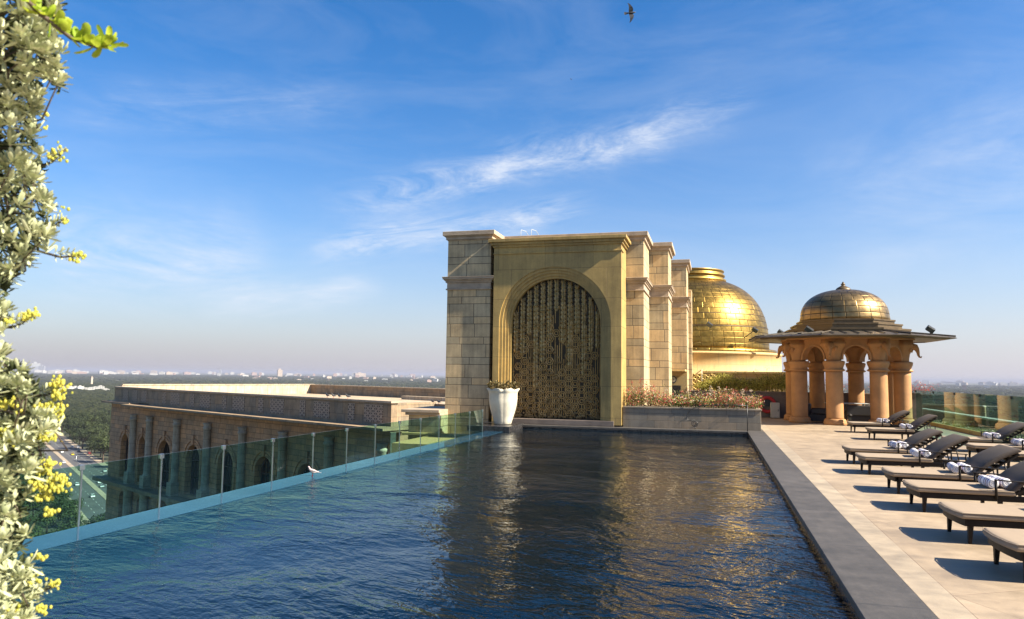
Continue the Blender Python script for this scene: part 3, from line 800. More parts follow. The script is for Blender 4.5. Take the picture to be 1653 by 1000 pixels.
for q in range(120):
    a = r4.uniform(0, 2 * PI); rr = .55 * math.sqrt(r4.random()); c = Vector((UX + rr * math.cos(a), UY + rr * math.sin(a), 1.2 + r4.uniform(.02, .38) * (1.15 - rr)))
    for s in range(12):
        b = r4.uniform(0, 2 * PI); e = r4.uniform(.1, 1.2); d = Vector((math.cos(b) * math.cos(e), math.sin(b) * math.cos(e), math.sin(e)))
        sd_ = d.cross(Vector((0, 0, 1))).normalized(); L = r4.uniform(.06, .13)
        m.add([c, c + d * L * .6 + sd_ * .022, c + d * L, c + d * L * .6 - sd_ * .022], [(0, 1, 2, 3)])
m.build('foliage', 'succulent leaf', g2, fix=False)
m = MB()
for q in range(9): m.tube([(UX + r4.uniform(-.2, .2), UY + r4.uniform(-.2, .2), 1.1), (UX + r4.uniform(-.3, .3), UY + r4.uniform(-.3, .3), 1.3)], .01, 4)
m.build('stem', 'bark', g2)

# ================================================================== BIG DOME BUILDING
DX, DY = -1.22, 42.0
g = thing('domed_hall', 'round cream hall with a large golden dome behind the stepped pillars', 'building', (DX, DY, 0))
m = MB(); m.lathe([(4.75, 0), (4.75, 2.05), (4.72, 2.06), (4.72, 2.9), (4.78, 2.92), (4.78, 3.0), (4.6, 3.05), (4.3, 3.06)], 96, DX, DY); m.build('drum', 'cream render', g)
m = MB(); m.lathe([(4.5, 3.0), (4.5, 3.2), (4.3, 3.24), (4.2, 3.24)], 96, DX, DY); m.build('gilded_band', 'dome gold', g)
o = bpy.data.objects
dm = MB(); pr = []
a_, b_ = 4.13, 3.98
for i in range(41):
    th = PI / 2 * i / 40; c_, s_ = math.cos(th), math.sin(th)
    k = (c_ ** 2.6 + s_ ** 2.6) ** (-1 / 2.6)
    rr, zz = a_ * c_ * k, b_ * s_ * k
    if rr < 1.75: break
    pr.append((rr, zz))
dm.lathe(pr, 96, 0, 0)
d = dm.build('dome', 'dome gold', None); d.parent = g; d.location = (0, 0, 3.2)
m = MB(); z9 = 3.2 + pr[-1][1]
m.lathe([(1.95, z9 - .05), (1.95, z9 + .1), (1.8, z9 + .16), (1.8, z9 + .26), (1.88, z9 + .28), (1.88, z9 + .36), (1.82, z9 + .38), (1.76, z9 + .5), (1.84, z9 + .54), (1.84, z9 + .6), (1.6, z9 + .63)], 64, DX, DY); m.build('neck', 'neck gold', g)
for zr in (4.35, 5.0):
    m = MB(); rr = [r for r, z in pr if z + 3.2 >= zr][0]; m.lathe([(rr + .02, zr - .02), (rr + .05, zr), (rr + .02, zr + .03)], 96, DX, DY); m.build('seam_band', 'plain bronze', g)
m = MB(); m.box(-1.02, 3.6, 37.4, 38.5, 0, 1.97); m.box(-1.1, 3.7, 37.3, 38.6, 1.97, 2.06); m.build('porch_wall', 'cream render', g)
m = MB(); m.box(-1.12, .16, 37.2, 37.29, .1, 1.93); m.build('lattice_panel', 'gold lattice', g)
# pendant lamp, clock
g2 = thing('pendant_lamp', 'thin pale pendant lamp hanging before the golden lattice panel', 'lamp', (-.55, 36.9, 1.2))
m = MB(); m.tube([(-.55, 36.9, 1.3), (-.55, 36.9, 2.1), (-.55, 37.35, 2.14)], .022, 6); m.build('rod', 'white glaze', g2)
m = MB(); m.lathe([(.2, 1.15), (.18, 1.2), (.06, 1.28), (.02, 1.34)], 16, -.55, 36.9); m.build('lamp_shade', 'white glaze', g2)
g2 = thing('wall_clock', 'round black rimmed clock on the cream wall above the dark doorway', 'clock', (-1.76, 33.88, 1.64))
m = MB(); Q = [(.165 * math.cos(R(15 * i)), .165 * math.sin(R(15 * i))) for i in range(24)]
m.extr(Q, 33.84, 33.9, lambda a, b, h: (a - 1.76, h, b + 1.64)); m.build('rim', 'black iron', g2)
m = MB(); Q = [(a * .72, b * .72) for a, b in Q]; m.extr(Q, 33.82, 33.85, lambda a, b, h: (a - 1.76, h, b + 1.64)); m.build('face', 'white glaze', g2)
m = MB(); m.box(-1.77, -1.75, 33.805, 33.815, 1.64, 1.73); m.box(-1.76, -1.70, 33.805, 33.815, 1.63, 1.65); m.build('hands', 'black iron', g2)

# low dark wall at the back, creeper, ring buoy, box
g = thing('back_wall', 'low dark stone wall closing the terrace behind the pavilion', 'wall', (5, 35.1, 0))
m = MB(); m.box(-1.1, 8.3, 35.0, 35.3, 0, 1.1); m.build('wall', 'dark sandstone', g)
m = MB(); m.box(-1.15, 8.33, 34.94, 35.36, 1.1, 1.16, bev=.01); m.build('cap', 'dark sandstone', g)
r5 = random.Random(21)
g = thing('wall_creeper', 'sunlit yellow green creeper spilling over the back wall beside the pavilion', 'creeper', (1, 35.5, 1.1))
m, mm = MB(), MB()
x = -.6
while x < 3.3:
    h = .55 + .12 * math.sin(x * 3) + r5.random() * .14 - max(0, .5 - x) * .12
    leafs(m, x, 35.65, 1.2 + h * .5, .3, .5, h * .62, 260, .045, r5)
    if r5.random() < .6:
        p = Vector((x, 35.6, 1.3 + h * .6)); q = p + Vector((r5.uniform(-.4, .1), 0, r5.uniform(.15, .5))); mm.tube([p, (p + q) / 2 + Vector((0, 0, .05)), q], [.008, .005, .002], 4); leafs(m, q.x, q.y, q.z, .12, .05, .08, 8, .035, r5)
    mm.tube([(x, 35.5, .0), (x + .05, 35.6, 1.2 + h * .5)], [.02, .01], 5)
    x += .13
m.build('foliage', 'creeper leaf', g, fix=False); mm.build('stem', 'bark', g)
g = thing('bare_bougainvillea', 'sparse pink twiggy bougainvillea along the wall behind the columns', 'shrub', (6, 35.6, 1.1))
m, mm = MB(), MB()
for q in range(75):
    x = r5.uniform(3.4, 9.0) if r5.random() < .8 else r5.uniform(8.2, 9.3); p = Vector((x, 35.6 + r5.uniform(-.1, .4), 1.0)); t_ = p + Vector((r5.uniform(-.4, .4), 0, r5.uniform(.3, .75)))
    mid = (p + t_) / 2 + Vector((r5.uniform(-.1, .1), 0, .08)); mm.tube([p, mid, t_], [.01, .006, .002], 4)
    for w in (mid, t_):
        leafs(m, w.x, w.y, w.z, .14, .1, .1, 7, .03, r5)
m.build('foliage', 'pink bract', g, fix=False); mm.build('stem', 'bark', g)
g = thing('ring_buoy', 'red ring buoy hanging on the shaded back wall beside the planter', 'lifebuoy', (2.3, 34.9, .58))
m = MB(); m.tube([(2.3 + .31 * math.cos(R(15 * i)), 34.9, .58 + .31 * math.sin(R(15 * i))) for i in range(25)], .075, 10); m.build('ring', 'red plastic', g)
m = MB(); m.box(2.2, 2.4, 34.93, 35.0, .5, .95); m.build('bracket', 'black iron', g)
g = thing('service_box', 'small pale grey cabinet standing against the shaded back wall', 'cabinet', (2.6, 34.6, 0))
m = MB(); m.box(2.41, 2.78, 34.5, 34.9, .02, .68, bev=.01); m.build('body', 'pale box paint', g)
m = MB(); m.box(2.43, 2.76, 34.488, 34.499, .06, .64); d = m.build('door', 'pale box paint', g)
m = MB(); m.box(2.7, 2.72, 34.47, 34.487, .3, .4); m.build('handle', 'black iron', d)

def floodlight(name_label, base, head, mat='black iron'):
    g = thing('floodlight', name_label, 'floodlight', base, 0, 'black floodlights around the domes')
    b, h = Vector(base), Vector(head)
    m = MB(); m.tube([b, h], .02, 6); m.build('arm', mat, g)
    q = MB(); M_ = Matrix.Translation(h) @ Matrix.Rotation(R(35), 4, 'Y') @ Matrix.Rotation(R(25), 4, 'X'); q.box(-.15, .15, -.07, .07, -.1, .1, M_, bev=.02); q = q.build('housing', mat, g)
    l = MB(); l.box(-.14, .14, -.085, -.071, -.08, .08, M_); l.build('lens', 'lamp lens', q)
floodlight('black floodlight on a short arm fixed to the front of the large dome', (-.15, 37.75, 4.1), (-.17, 37.35, 4.33))
floodlight('black floodlight on a slanting arm at the middle of the large dome edge', (1.5, 38.55, 3.75), (2.0, 38.3, 4.12))
floodlight('black floodlight on a long arm between the two domes', (2.55, 38.6, 3.72), (3.2, 38.3, 4.0))

# ================================================================== PAVILION
PCX, PCY, PR_, PROT = 5.2, 32.75, 2.06, 24.7
g = thing('domed_pavilion', 'orange eight columned pavilion with bronze dome and wide flat eaves', 'pavilion', (PCX, PCY, 0))
def octo(r, k, rot=PROT): a = R(rot + 45 * k); return (PCX + r * math.cos(a), PCY + r * math.sin(a))
for k in range(8):
    x, y = octo(PR_, k)
    m = MB(); m.lathe([(.33, .22), (.315, .3), (.312, 1.9), (.31, 2.07)], 32, x, y); c = m.build('column', 'orange plaster', g)
    m = MB(); m.lathe([(.42, 0), (.42, .1), (.4, .13), (.41, .16), (.37, .22), (.34, .24)], 32, x, y); m.build('base', 'orange plaster', c)
    m = MB(); m.lathe([(.34, 2.05), (.395, 2.08), (.4, 2.11), (.35, 2.14), (.33, 2.17), (.35, 2.24), (.385, 2.32), (.4, 2.4), (.385, 2.44), (.33, 2.46)], 32, x, y); m.build('collar', 'orange plaster', c)
    m = MB(); m.lathe([(.27, 2.44), (.27, 2.56), (.3, 2.74), (.37, 2.92), (.45, 3.06), (.47, 3.12), (.42, 3.16), (.42, 3.3)], 32, x, y, True, 0, lambda q, z: 1 + .05 * math.cos(8 * q) * max(0, min(1, (z - 2.6) * 3)))
    m.build('capital', 'orange plaster', c)
    # elephant head bracket facing outward
    a = R(PROT + 45 * k); ox, oy = math.cos(a), math.sin(a)
    def P(r, s, z): r = .3 + (r - .3) * .82; s = s * .85; z = 3.02 + (z - 3.02) * .9; return Vector((x + ox * r - oy * s, y + oy * r + ox * s, z))
    m = MB()
    m.tube([P(.3, 0, 3.02), P(.42, 0, 3.05), P(.53, 0, 3.02), P(.6, 0, 2.93), P(.645, 0, 2.8), P(.66, 0, 2.68), P(.7, 0, 2.6), P(.76, 0, 2.58), P(.79, 0, 2.63)], [.1, .15, .14, .09, .062, .048, .036, .03, .024], 10)
    for s in (-1, 1):
        m.tube([P(.38, s * .13, 3.02), P(.34, s * .2, 2.93), P(.37, s * .16, 2.8)], [.07, .08, .02], 6)
        m.tube([P(.58, s * .06, 2.88), P(.68, s * .075, 2.82)], [.018, .008], 5)
    m.build('elephant_head', 'orange plaster', c)
# arches between columns
for k in range(8):
    x0, y0 = octo(PR_, k); x1, y1 = octo(PR_, k + 1); L = math.hypot(x1 - x0, y1 - y0)
    ex, ey = (x1 - x0) / L, (y1 - y0) / L; nx, ny = ey, -ex
    fn = lambda a, z, h: (x0 + ex * a + nx * h, y0 + ey * a + ny * h, z)
    m = MB()
    arch_wall(m, fn, 0, L, 2.5, 3.34, L / 2, 2.56, .48, .15, -.15, 20); arch_wall(m, fn, 0, L, 2.5, 3.34, L / 2, 2.56, .48, -.15, .15, 20)
    arch_ring(m, fn, L / 2, 2.56, .47, .54, 2.5, .19, .14, 20)
    m.build('arch', 'orange plaster', g)
m = MB(); oc = [(math.cos(R(PROT + 45 * k)), math.sin(R(PROT + 45 * k))) for k in range(8)]
m.extr([(a * 2.55, b * 2.55) for a, b in oc], 3.3, 3.36, lambda a, b, h: (PCX + a, PCY + b, h)); m.build('ceiling', 'orange plaster', g)
# eaves: sloping slab with standing seams
m = MB()
def ring8(r, z): return [(PCX + a * r, PCY + b * r, z) for a, b in oc]
vs = ring8(3.95, 3.34) + ring8(3.97, 3.36) + ring8(3.9, 3.40) + ring8(2.2, 3.62) + ring8(2.2, 3.37) + ring8(3.8, 3.34)
fs = []
for i in range(5):
    for k in range(8): fs.append((i * 8 + k, i * 8 + (k + 1) % 8, i * 8 + 8 + (k + 1) % 8, i * 8 + 8 + k))
for k in range(8): fs.append((40 + k, 40 + (k + 1) % 8, (k + 1) % 8, k))
m.add(vs, fs); rf = m.build('roof', 'roof bronze', g)
m = MB()
for k in range(8):
    a0 = Vector(ring8(3.93, 3.43)[k]); a1 = Vector(ring8(3.93, 3.43)[(k + 1) % 8]); b0 = Vector(ring8(2.2, 3.63)[k]); b1 = Vector(ring8(2.2, 3.63)[(k + 1) % 8])
    m.tube([a0, b0], .03, 4, False)
    for q in range(1, 7):
        s = q / 7; A = a0.lerp(a1, s); n_ = (b0 + b1) / 2 - (a0 + a1) / 2
        t_ = 1.; m.tube([A, A + n_ * (.98 if .25 < s < .75 else .5)], .018, 4, False)
m.build('seam', 'roof bronze', rf)
m = MB()
for k in range(8):
    a0 = Vector(ring8(3.7, 3.345)[k]); a1 = Vector(ring8(3.7, 3.345)[(k + 1) % 8])
    m.tube([a0, a1], .04, 4, False)
m.build('soffit_beam', 'plain bronze', rf)
z = 3.56
for (r, z0, z1) in ((2.42, 3.5, 3.68), (2.45, 3.66, 3.73), (2.12, 3.72, 3.88), (2.16, 3.87, 3.93), (1.86, 3.92, 4.06), (1.9, 4.05, 4.11)):
    m = MB(); m.extr([(a * r, b * r) for a, b in oc], z0, z1, lambda a, b, h: (PCX + a, PCY + b, h)); m.build('roof_step', 'plain bronze', g)
dm = MB(); pr = [(1.70, -.02), (1.70, .12)]
for i in range(1, 25):
    th = PI / 2 * i / 24; c_, s_ = math.cos(th), math.sin(th); k = (c_ ** 2.3 + s_ ** 2.3) ** (-1 / 2.3)
    pr.append((max(.02, 1.68 * c_ * k), .12 + 1.2 * s_ * k))
dm.lathe(pr, 64); d = dm.build('dome', 'dome bronze', None); d.parent = g; d.location = (0, 0, 4.1)
m = MB(); m.lathe([(.2, 5.34), (.3, 5.36), (.31, 5.42), (.24, 5.5), (.1, 5.58), (.06, 5.62), (.1, 5.65), (.05, 5.69), (.02, 5.76)], 24, PCX, PCY); m.build('finial', 'plain bronze', g)
e1, e2 = octo(3.6, 4), octo(3.3, 7)
floodlight('small black floodlight on the left of the pavilion eaves', (3.55, 30.3, 3.48), (3.55, 30.25, 3.62))
floodlight('small black floodlight on the right of the pavilion eaves', (7.9, 30.9, 3.46), (7.9, 30.9, 3.66))

# furniture inside the pavilion
def wicker_sofa(x, y, rz, w, label):
    g = thing('wicker_sofa', label, 'sofa', (x, y, 0), rz, None, False)
    m = MB(); m.box(-w / 2, w / 2, -.35, .35, .06, .34, bev=.02); m.build('base', 'wicker', g)
    m = MB(); m.box(-w / 2, w / 2, .24, .38, .34, .74, bev=.03); m.build('backrest', 'wicker', g)
    for s in (-1, 1):
        m = MB(); a, b = sorted((s * w / 2, s * (w / 2 - .13))); m.box(a, b, -.34, .235, .345, .56, bev=.03); m.build('armrest', 'wicker', g)
    m = MB(); m.box(-w / 2 + .14, w / 2 - .14, -.33, .22, .345, .42, bev=.02); m.build('cushion', 'dark fabric', g)
wicker_sofa(5.75, 31.9, PI, 1.5, 'dark wicker sofa facing away in the middle of the pavilion')
wicker_sofa(4.05, 32.4, R(80), .8, 'dark wicker armchair at the left inside the pavilion')
g = thing('dining_table', 'dark table with pale glass top behind the pavilion sofa', 'table', (5.2, 33.2, 0))
m = MB(); m.box(4.5, 6.1, 32.9, 33.8, .74, .77, bev=.008); m.build('table_top', 'pale box paint', g)
for sx in (4.6, 6.0):
    for sy in (33.0, 33.7): m = MB(); m.box(sx - .04, sx + .04, sy - .04, sy + .04, 0, .74); m.build('leg', 'wicker', g)
g = thing('standing_lantern', 'small dark lantern standing on the deck before the sofa', 'lantern', (4.92, 30.4, 0))
m = MB(); m.box(4.83, 5.01, 30.3, 30.48, 0, .05, bev=.01); m.build('base', 'dark wood', g)
m = MB(); m.box(4.86, 4.98, 30.33, 30.45, .051, .36); m.build('pane', 'window glass', g)
m = MB(); m.lathe([(.11, .37), (.09, .42), (.02, .48)], 8, 4.92, 30.39); m.build('roof', 'dark wood', g)

# ================================================================== RIGHT GLASS RAIL
RX = 8.2
g = thing('glass_railing', 'tall green glass railing along the right edge of the deck', 'railing', (RX, 22, 0))
y = 34.6; k = 0
while y > 8:
    w = 2.6; m = MB(); m.box(RX - .006, RX + .006, y - w + .01, y - .01, .13, 1.33); p = m.build('glass_pane', 'rail glass', g)
    for zc in (1.28,):
        m = MB(); m.box(RX - .03, RX + .03, y - .04, y + .04, zc - .04, zc + .05, bev=.006); m.build('clamp', 'black iron', p)
    y -= w
m = MB(); m.box(RX - .06, RX + .04, 8, 34.6, 0, .128, bev=.006); m.build('base_channel', 'portal plaster', g)
g = thing('outer_parapet', 'white topped parapet beyond the right glass railing', 'parapet', (9.45, 22, -.15))
m = MB(); m.box(9.3, 9.6, 8, 39, -1.5, .38); m.build('wall', 'dark sandstone', g)
m = MB(); m.box(9.27, 9.63, 8, 39, .38, .44, bev=.01); m.build('cap', 'white glaze', g)
g = thing('flower_bed', 'low bed of leafy plants and pale flowers behind the right glass railing', 'plants', (8.8, 22, -.15))
m, m5 = MB(), MB()
y = 12.
while y < 34:
    for q in range(3):
        xx = 8.45 + .3 * q; leafs(m, xx, y, .02, .16, .2, .14, 34, .04, r5); 
        if r5.random() < .35: leafs(m, xx, y, .1, .12, .15, .08, 10, .045, r5, mi=1)
    m5.tube([(8.7, y, -.15), (8.75, y + .05, .05)], .01, 4)
    y += .26
m.build('foliage', ['hedge leaf', 'pale bract'], g, fix=False); m5.build('stem', 'bark', g)
g = thing('corner_post', 'square dark stone post where the back wall meets the glass railing', 'post', (8.25, 34.85, 0))
m = MB(); m.box(8.05, 8.45, 34.64, 34.9, 0, 1.16, bev=.01); m.build('shaft', 'dark sandstone', g); m = MB(); m.box(8.02, 8.48, 34.61, 34.93, 1.16, 1.22, bev=.01); m.build('cap', 'dark sandstone', g)

# ================================================================== LOUNGERS
def make_lounger():
    g = thing('sun_lounger', '', 'sun lounger', (0, 0, 0), 0, 'sun loungers on the stone deck', False)
    W = .74; zt = .265
    m = MB()
    def yb(x): return W / 2 - (.0 if x > .25 else 0)
    # frame: side rails, foot rail bowed, slats
    for s in (-1, 1):
        a, b = sorted((s * (W / 2), s * (W / 2 - .045))); m.box(.07, 1.78, a, b, zt - .075, zt, bev=.006)
    foot = []
    for i in range(9):
        v = -1 + i / 4; foot.append((.055 - .03 * (1 - v * v) + .0, v * W / 2))
    m.extr(foot + [(x + .05, y) for x, y in reversed(foot)], zt - .075, zt, lambda a, b, h: (a, b, h))
    m.box(1.73, 1.78, -W / 2 + .05, W / 2 - .05, zt - .07, zt - .01)
    for i in range(8): m.box(.2 + i * .12, .26 + i * .12, -W / 2 + .045, W / 2 - .045, zt - .03, zt - .012)
    m.build('frame', 'dark wood', g)
    # legs
    def leg(x, s, top, splay=0.):
        q = MB(); t = .028; y = s * (W / 2 - .035); b = .016
        vs = [(x - t, y - t, top), (x + t, y - t, top), (x + t, y + t, top), (x - t, y + t, top)]
        vs += [(x - b + splay, y - b, 0), (x + b + splay, y - b, 0), (x + b + splay, y + b, 0), (x - b + splay, y + b, 0)]
        q.add(vs, [(0, 1, 2, 3), (7, 6, 5, 4), (0, 4, 5, 1), (1, 5, 6, 2), (2, 6, 7, 3), (3, 7, 4, 0)]); return q.build('leg', 'dark wood', g)
    for s in (-1, 1):
        leg(.12, s, zt - .02, -.015); leg(1.0, s, zt - .02); leg(1.72, s, zt - .02, .02)
    # seat cushion with bowed foot end, softly rounded
    def cushion(name, x0, x1, w, z0, z1, bow, mat, curve=0., M=None):
        q = MB(); nx, ny = 14, 12; pts = {}
        vs = []; fs = []
        def P(u, v, top):
            x = x0 + (x1 - x0) * u; y = v * w / 2
            if bow: x -= bow * (1 - v * v) * (1 - u) * 1.0
            ed = min(1, min(u * (x1 - x0), (1 - u) * (x1 - x0), (1 - abs(v)) * w / 2) / .035)
            rr = .028 * (1 - math.sqrt(max(0, 1 - (1 - ed) ** 2)))
            zz = (z1 - rr + .004 * math.sin(u * 9) * (1 - v * v)) if top else z0 + rr * .5
            c = curve * math.sin(PI * min(1, u * 1.0)) 
            p = Vector((x, y, zz + c)); return M @ p if M is not None else p
        us = [0, .012, .03, .08, .2, .35, .5, .65, .8, .92, .97, .988, 1]; vv = [-1, -.985, -.95, -.9, -.6, -.2, .2, .6, .9, .95, .985, 1]
        for top in (0, 1):
            for u in us:
                for v in vv: vs.append(P(u, v, top))
        n_, k_ = len(us), len(vv); o_ = n_ * k_
        for i in range(n_ - 1):
            for j in range(k_ - 1):
                a = i * k_ + j; fs.append((a, a + 1, a + k_ + 1, a + k_)); fs.append((o_ + a, o_ + a + k_, o_ + a + k_ + 1, o_ + a + 1))
        for i in range(n_ - 1):
            for j in (0, k_ - 1): a = i * k_ + j; fs.append((a, a + k_, o_ + a + k_, o_ + a))
        for j in range(k_ - 1):
            for i in (0, n_ - 1): a = i * k_ + j; fs.append((a, a + 1, o_ + a + 1, o_ + a))
        q.add(vs, fs, True)
        ob = q.build(name, mat, g)
        for p in ob.data.polygons: p.use_smooth = True
        return ob
    cu = cushion('seat_cushion', .02, 1.16, .8, zt + .002, zt + .07, .05, 'taupe fabric')
    pp = MB(); 
    pp.tube([(1.15, -.4, zt + .062), (.6, -.4, zt + .062), (.025, -.397, zt + .062), (-.01, -.28, zt + .062), (-.03, 0, zt + .062), (-.01, .28, zt + .062), (.025, .397, zt + .062), (.6, .4, zt + .062), (1.15, .4, zt + .062)], .006, 5)
    pp.build('piping', 'taupe fabric', cu)
    ang = R(33); M_ = Matrix.Translation((1.13, 0, zt + .01)) @ Matrix.Rotation(-ang, 4, 'Y')
    m = MB()
    for s in (-1, 1): m.box(0, .74, s * .34 - .02, s * .34 + .02, -.03, .0, M_, bev=.005)
    for i in range(7): m.box(.05 + i * .1, .1 + i * .1, -.32, .32, -.02, -.004, M_)
    m.box(.7, .74, -.34, .34, -.03, 0, M_); m.build('back_frame', 'dark wood', g)
    cushion('back_cushion', 0., .78, .78, .004, .07, 0, 'dark fabric', .05, M_)
    # prop behind the back
    m = MB()
    for s in (-1, 1): m.tube([(M_ @ Vector((.5, s * .3, -.03))), (1.62, s * .3, zt - .03)], .01, 6)
    m.tube([(1.62, -.3, zt - .03), (1.62, .3, zt - .03)], .01, 6); m.build('back_prop', 'dark wood', g)
    for s in (-1, 1):
        y = s * (W / 2 + .03); m = MB()
        m.tube([(.94, y, zt - .04), (.94, y, .46)], .017, 6)
        m.box(.925, 1.72, y - .02, y + .02, .462, .478, Matrix.Translation((.94, 0, .47)) @ Matrix.Rotation(R(2.5), 4, 'Y') @ Matrix.Translation((-.94, 0, -.47)), bev=.004)
        m.tube([(1.69, y, zt - .04), (1.69, y, .44)], .014, 6)
        m.build('armrest', 'dark wood', g)
    return g
def kids(o): return [q for q in bpy.data.objects if q.parent == o]
proto = make_lounger()
TREE = [(c, kids(c)) for c in kids(proto)]
def dup(root, tree):
    r = root.copy(); C.objects.link(r)
    for c, sub in tree:
        d = c.copy(); C.objects.link(d); d.parent = r
        for e in sub: f = e.copy(); C.objects.link(f); f.parent = d
    return r
LO = [(2.5, 7.9, 'nearest sun lounger, only its foot end shows at the lower right corner'),
      (2.53, 9.48, 'second nearest sun lounger in the front row, its towels cut by the frame edge'),
      (2.58, 11.45, 'third sun lounger from the camera in the front row, with two rolled towels'),
      (2.62, 13.05, 'fourth sun lounger from the camera in the front row, backrest cushion fully in view'),
      (2.64, 15.4, 'fifth sun lounger from the camera in the front row, middle of the deck'),
      (2.66, 17.1, 'sixth sun lounger from the camera, shadow longest toward the pool coping'),
      (4.36, 23.95, 'second farthest front lounger, just before the pavilion columns'),
      (4.34, 26.9, 'farthest sun lounger, right beside the pavilion base'),
      (5.5, 17.2, 'rear row sun lounger behind the fourth front one, cut by the right frame edge'),
      (5.52, 18.95, 'middle sun lounger of the rear row near the glass railing'),
      (5.6, 21.0, 'farthest sun lounger of the rear row, beside the glass railing')]
m = MB(); n = 28; vs = []
prof = [(.03, -.218), (.055, -.219), (.064, -.208), (.067, -.19), (.067, .19), (.064, .208), (.055, .219), (.03, .218)]
m.lathe([(.001, -.214)] + prof + [(.001, .214)], n, 0, 0, True, 0, lambda q, z: 1 + .03 * math.sin(q * 3))
m.v = [(x, z, y) for x, y, z in m.v]
tw0 = m.build('rolled_towel', 'striped towel')
first = True; ft = True
pos = ['nearest front row', 'second front row', 'third front row', 'fourth front row', 'fifth front row', 'sixth front row', 'second farthest', 'farthest', 'nearest rear row', 'middle rear row', 'farthest rear row']
rt_ = random.Random(2)
for i, (x, y, lab) in enumerate(LO):
    o = proto if first else dup(proto, TREE); first = False
    o.location = (x, y, 0); o.rotation_euler = (0, 0, R(rt_.uniform(-2.5, 1.5))); o['label'] = lab
    dl = R(rt_.uniform(-3, 2.5)) if i else 0
    for c in o.children if i else ():
        if c.name.startswith('back_cushion') or c.name.startswith('back_frame'):
            c.matrix_local = Matrix.Translation((1.13, 0, .275)) @ Matrix.Rotation(dl, 4, 'Y') @ Matrix.Translation((-1.13, 0, -.275))
    if i == 0: continue
    for j in range(2):
        t = tw0 if ft else tw0.copy()
        if not ft: C.objects.link(t)
        ft = False
        t.location = (x + .95 + j * .137 + (.01 if j else 0), y + rt_.uniform(-.1, .02), .343 + .065); t.rotation_euler = (0, rt_.uniform(0, 6), R(rt_.uniform(-7, 7)))
        tag(t, 'striped white towel roll, %s one of two on the %s lounger' % (('left', 'right')[j], pos[i]), 'towel', 'rolled striped towels on the loungers')

# ================================================================== BIRDS
plain('pigeon pale', (.4, .31, .29), .7, var=.25, scale=20)
plain('pigeon dark', (.03, .03, .035), .6, var=.3, scale=20)
plain('pigeon wing', (.22, .2, .2), .6, var=.4, scale=14)
def pigeon(loc, rz, s, mats, label, group=None):
    g = thing('pigeon', label, 'pigeon', loc, rz, group, False)
    m = MB(); k = s
    m.tube([(.17 * k, 0, .05 * k + .06 * k), (.1 * k, 0, .11 * k), (.03 * k, 0, .12 * k), (-.04 * k, 0, .145 * k), (-.085 * k, 0, .185 * k), (-.1 * k, 0, .225 * k), (-.115 * k, 0, .24 * k), (-.135 * k, 0, .24 * k)],
           [.004 * k, .03 * k, .052 * k, .048 * k, .03 * k, .021 * k, .024 * k, .01 * k], 10)
    m.v = [(x, y * .85, z) for x, y, z in m.v]
    b = m.build('body', mats[0], g)
    m = MB()
    for sd in (-1, 1):
        m.add([(-.04 * k, sd * .045 * k, .16 * k), (.03 * k, sd * .052 * k, .15 * k), (.15 * k, sd * .02 * k, .105 * k), (.06 * k, sd * .05 * k, .09 * k), (-.02 * k, sd * .05 * k, .105 * k)], [(0, 1, 2, 3, 4)])
    m.add([(.1 * k, -.02 * k, .115 * k), (.1 * k, .02 * k, .115 * k), (.23 * k, .03 * k, .085 * k), (.23 * k, -.03 * k, .085 * k)], [(0, 1, 2, 3)]); m.build('wing', mats[1], g)
    m = MB(); m.tube([(-.133 * k, 0, .24 * k), (-.158 * k, 0, .234 * k)], [.006 * k, .002 * k], 5); m.build('beak', 'black iron', g)
    for sd in (-1, 1):
        m = MB(); m.tube([(0, sd * .02 * k, .09 * k), (.005 * k, sd * .02 * k, .0)], .005 * k, 5); m.tube([(.01 * k, sd * .02 * k, .003), (-.03 * k, sd * .02 * k, .003)], .004 * k, 4); m.build('leg', 'red plastic', g)
pigeon((-7.03, 12.15, WZ + .004), R(15), .68, ('pigeon pale', 'pigeon wing'), 'pale pigeon standing on the wet pool edge by the glass')
def flying(loc, s, M, label, name, cat):
    g = thing(name, label, cat, loc, 0, None, False)
    m = MB(); m.tube([(-.17 * s, 0, 0), (-.1 * s, 0, 0), (-.02 * s, 0, -.005 * s), (.06 * s, 0, 0), (.11 * s, 0, .01 * s), (.15 * s, 0, .01 * s), (.18 * s, 0, 0)], [.012 * s, .03 * s, .045 * s, .042 * s, .028 * s, .024 * s, .004 * s], 8)
    m.v = [tuple(M @ Vector(p)) for p in m.v]; m.build('body', 'pigeon dark', g)
    m = MB(); m.add([M @ Vector(p) for p in ((-.1 * s, -.02 * s, 0), (-.1 * s, .02 * s, 0), (-.27 * s, .065 * s, .0), (-.29 * s, 0, .004 * s), (-.27 * s, -.065 * s, 0))], [(0, 1, 2, 3, 4)]); m.build('tail', 'pigeon dark', g)
    for sd in (-1, 1):
        m = MB()
        le = [(.06, .03, .0), (.09, .12, .03), (.06, .22, .05), (-.03, .34, .04), (-.1, .4, .03)]
        te = [(-.1, .03, .0), (-.09, .12, .025), (-.08, .22, .04), (-.085, .32, .035), (-.12, .39, .03)]
        vs = [M @ Vector((a * s, sd * b * s, c * s)) for a, b, c in le + te]
        m.add(vs, [(i, i + 1, i + 6, i + 5) for i in range(4)]); m.build('wing', 'pigeon dark', g)
Mb = Matrix((rt, up, -fw)).transposed().to_4x4() @ Matrix.Rotation(R(6), 4, 'Z')
flying(ray(1019, 21) * 28 + Vector((0, 0, EYE)), .95, Mb, 'dark pigeon gliding high in the blue sky with wings spread', 'flying_pigeon', 'bird')
flying(ray(922, 128) * 75 + Vector((0, 0, EYE)), .3, Mb @ Matrix.Rotation(R(40), 4, 'Z'), 'tiny distant bird, a mere speck below the gliding pigeon', 'distant_bird', 'bird')

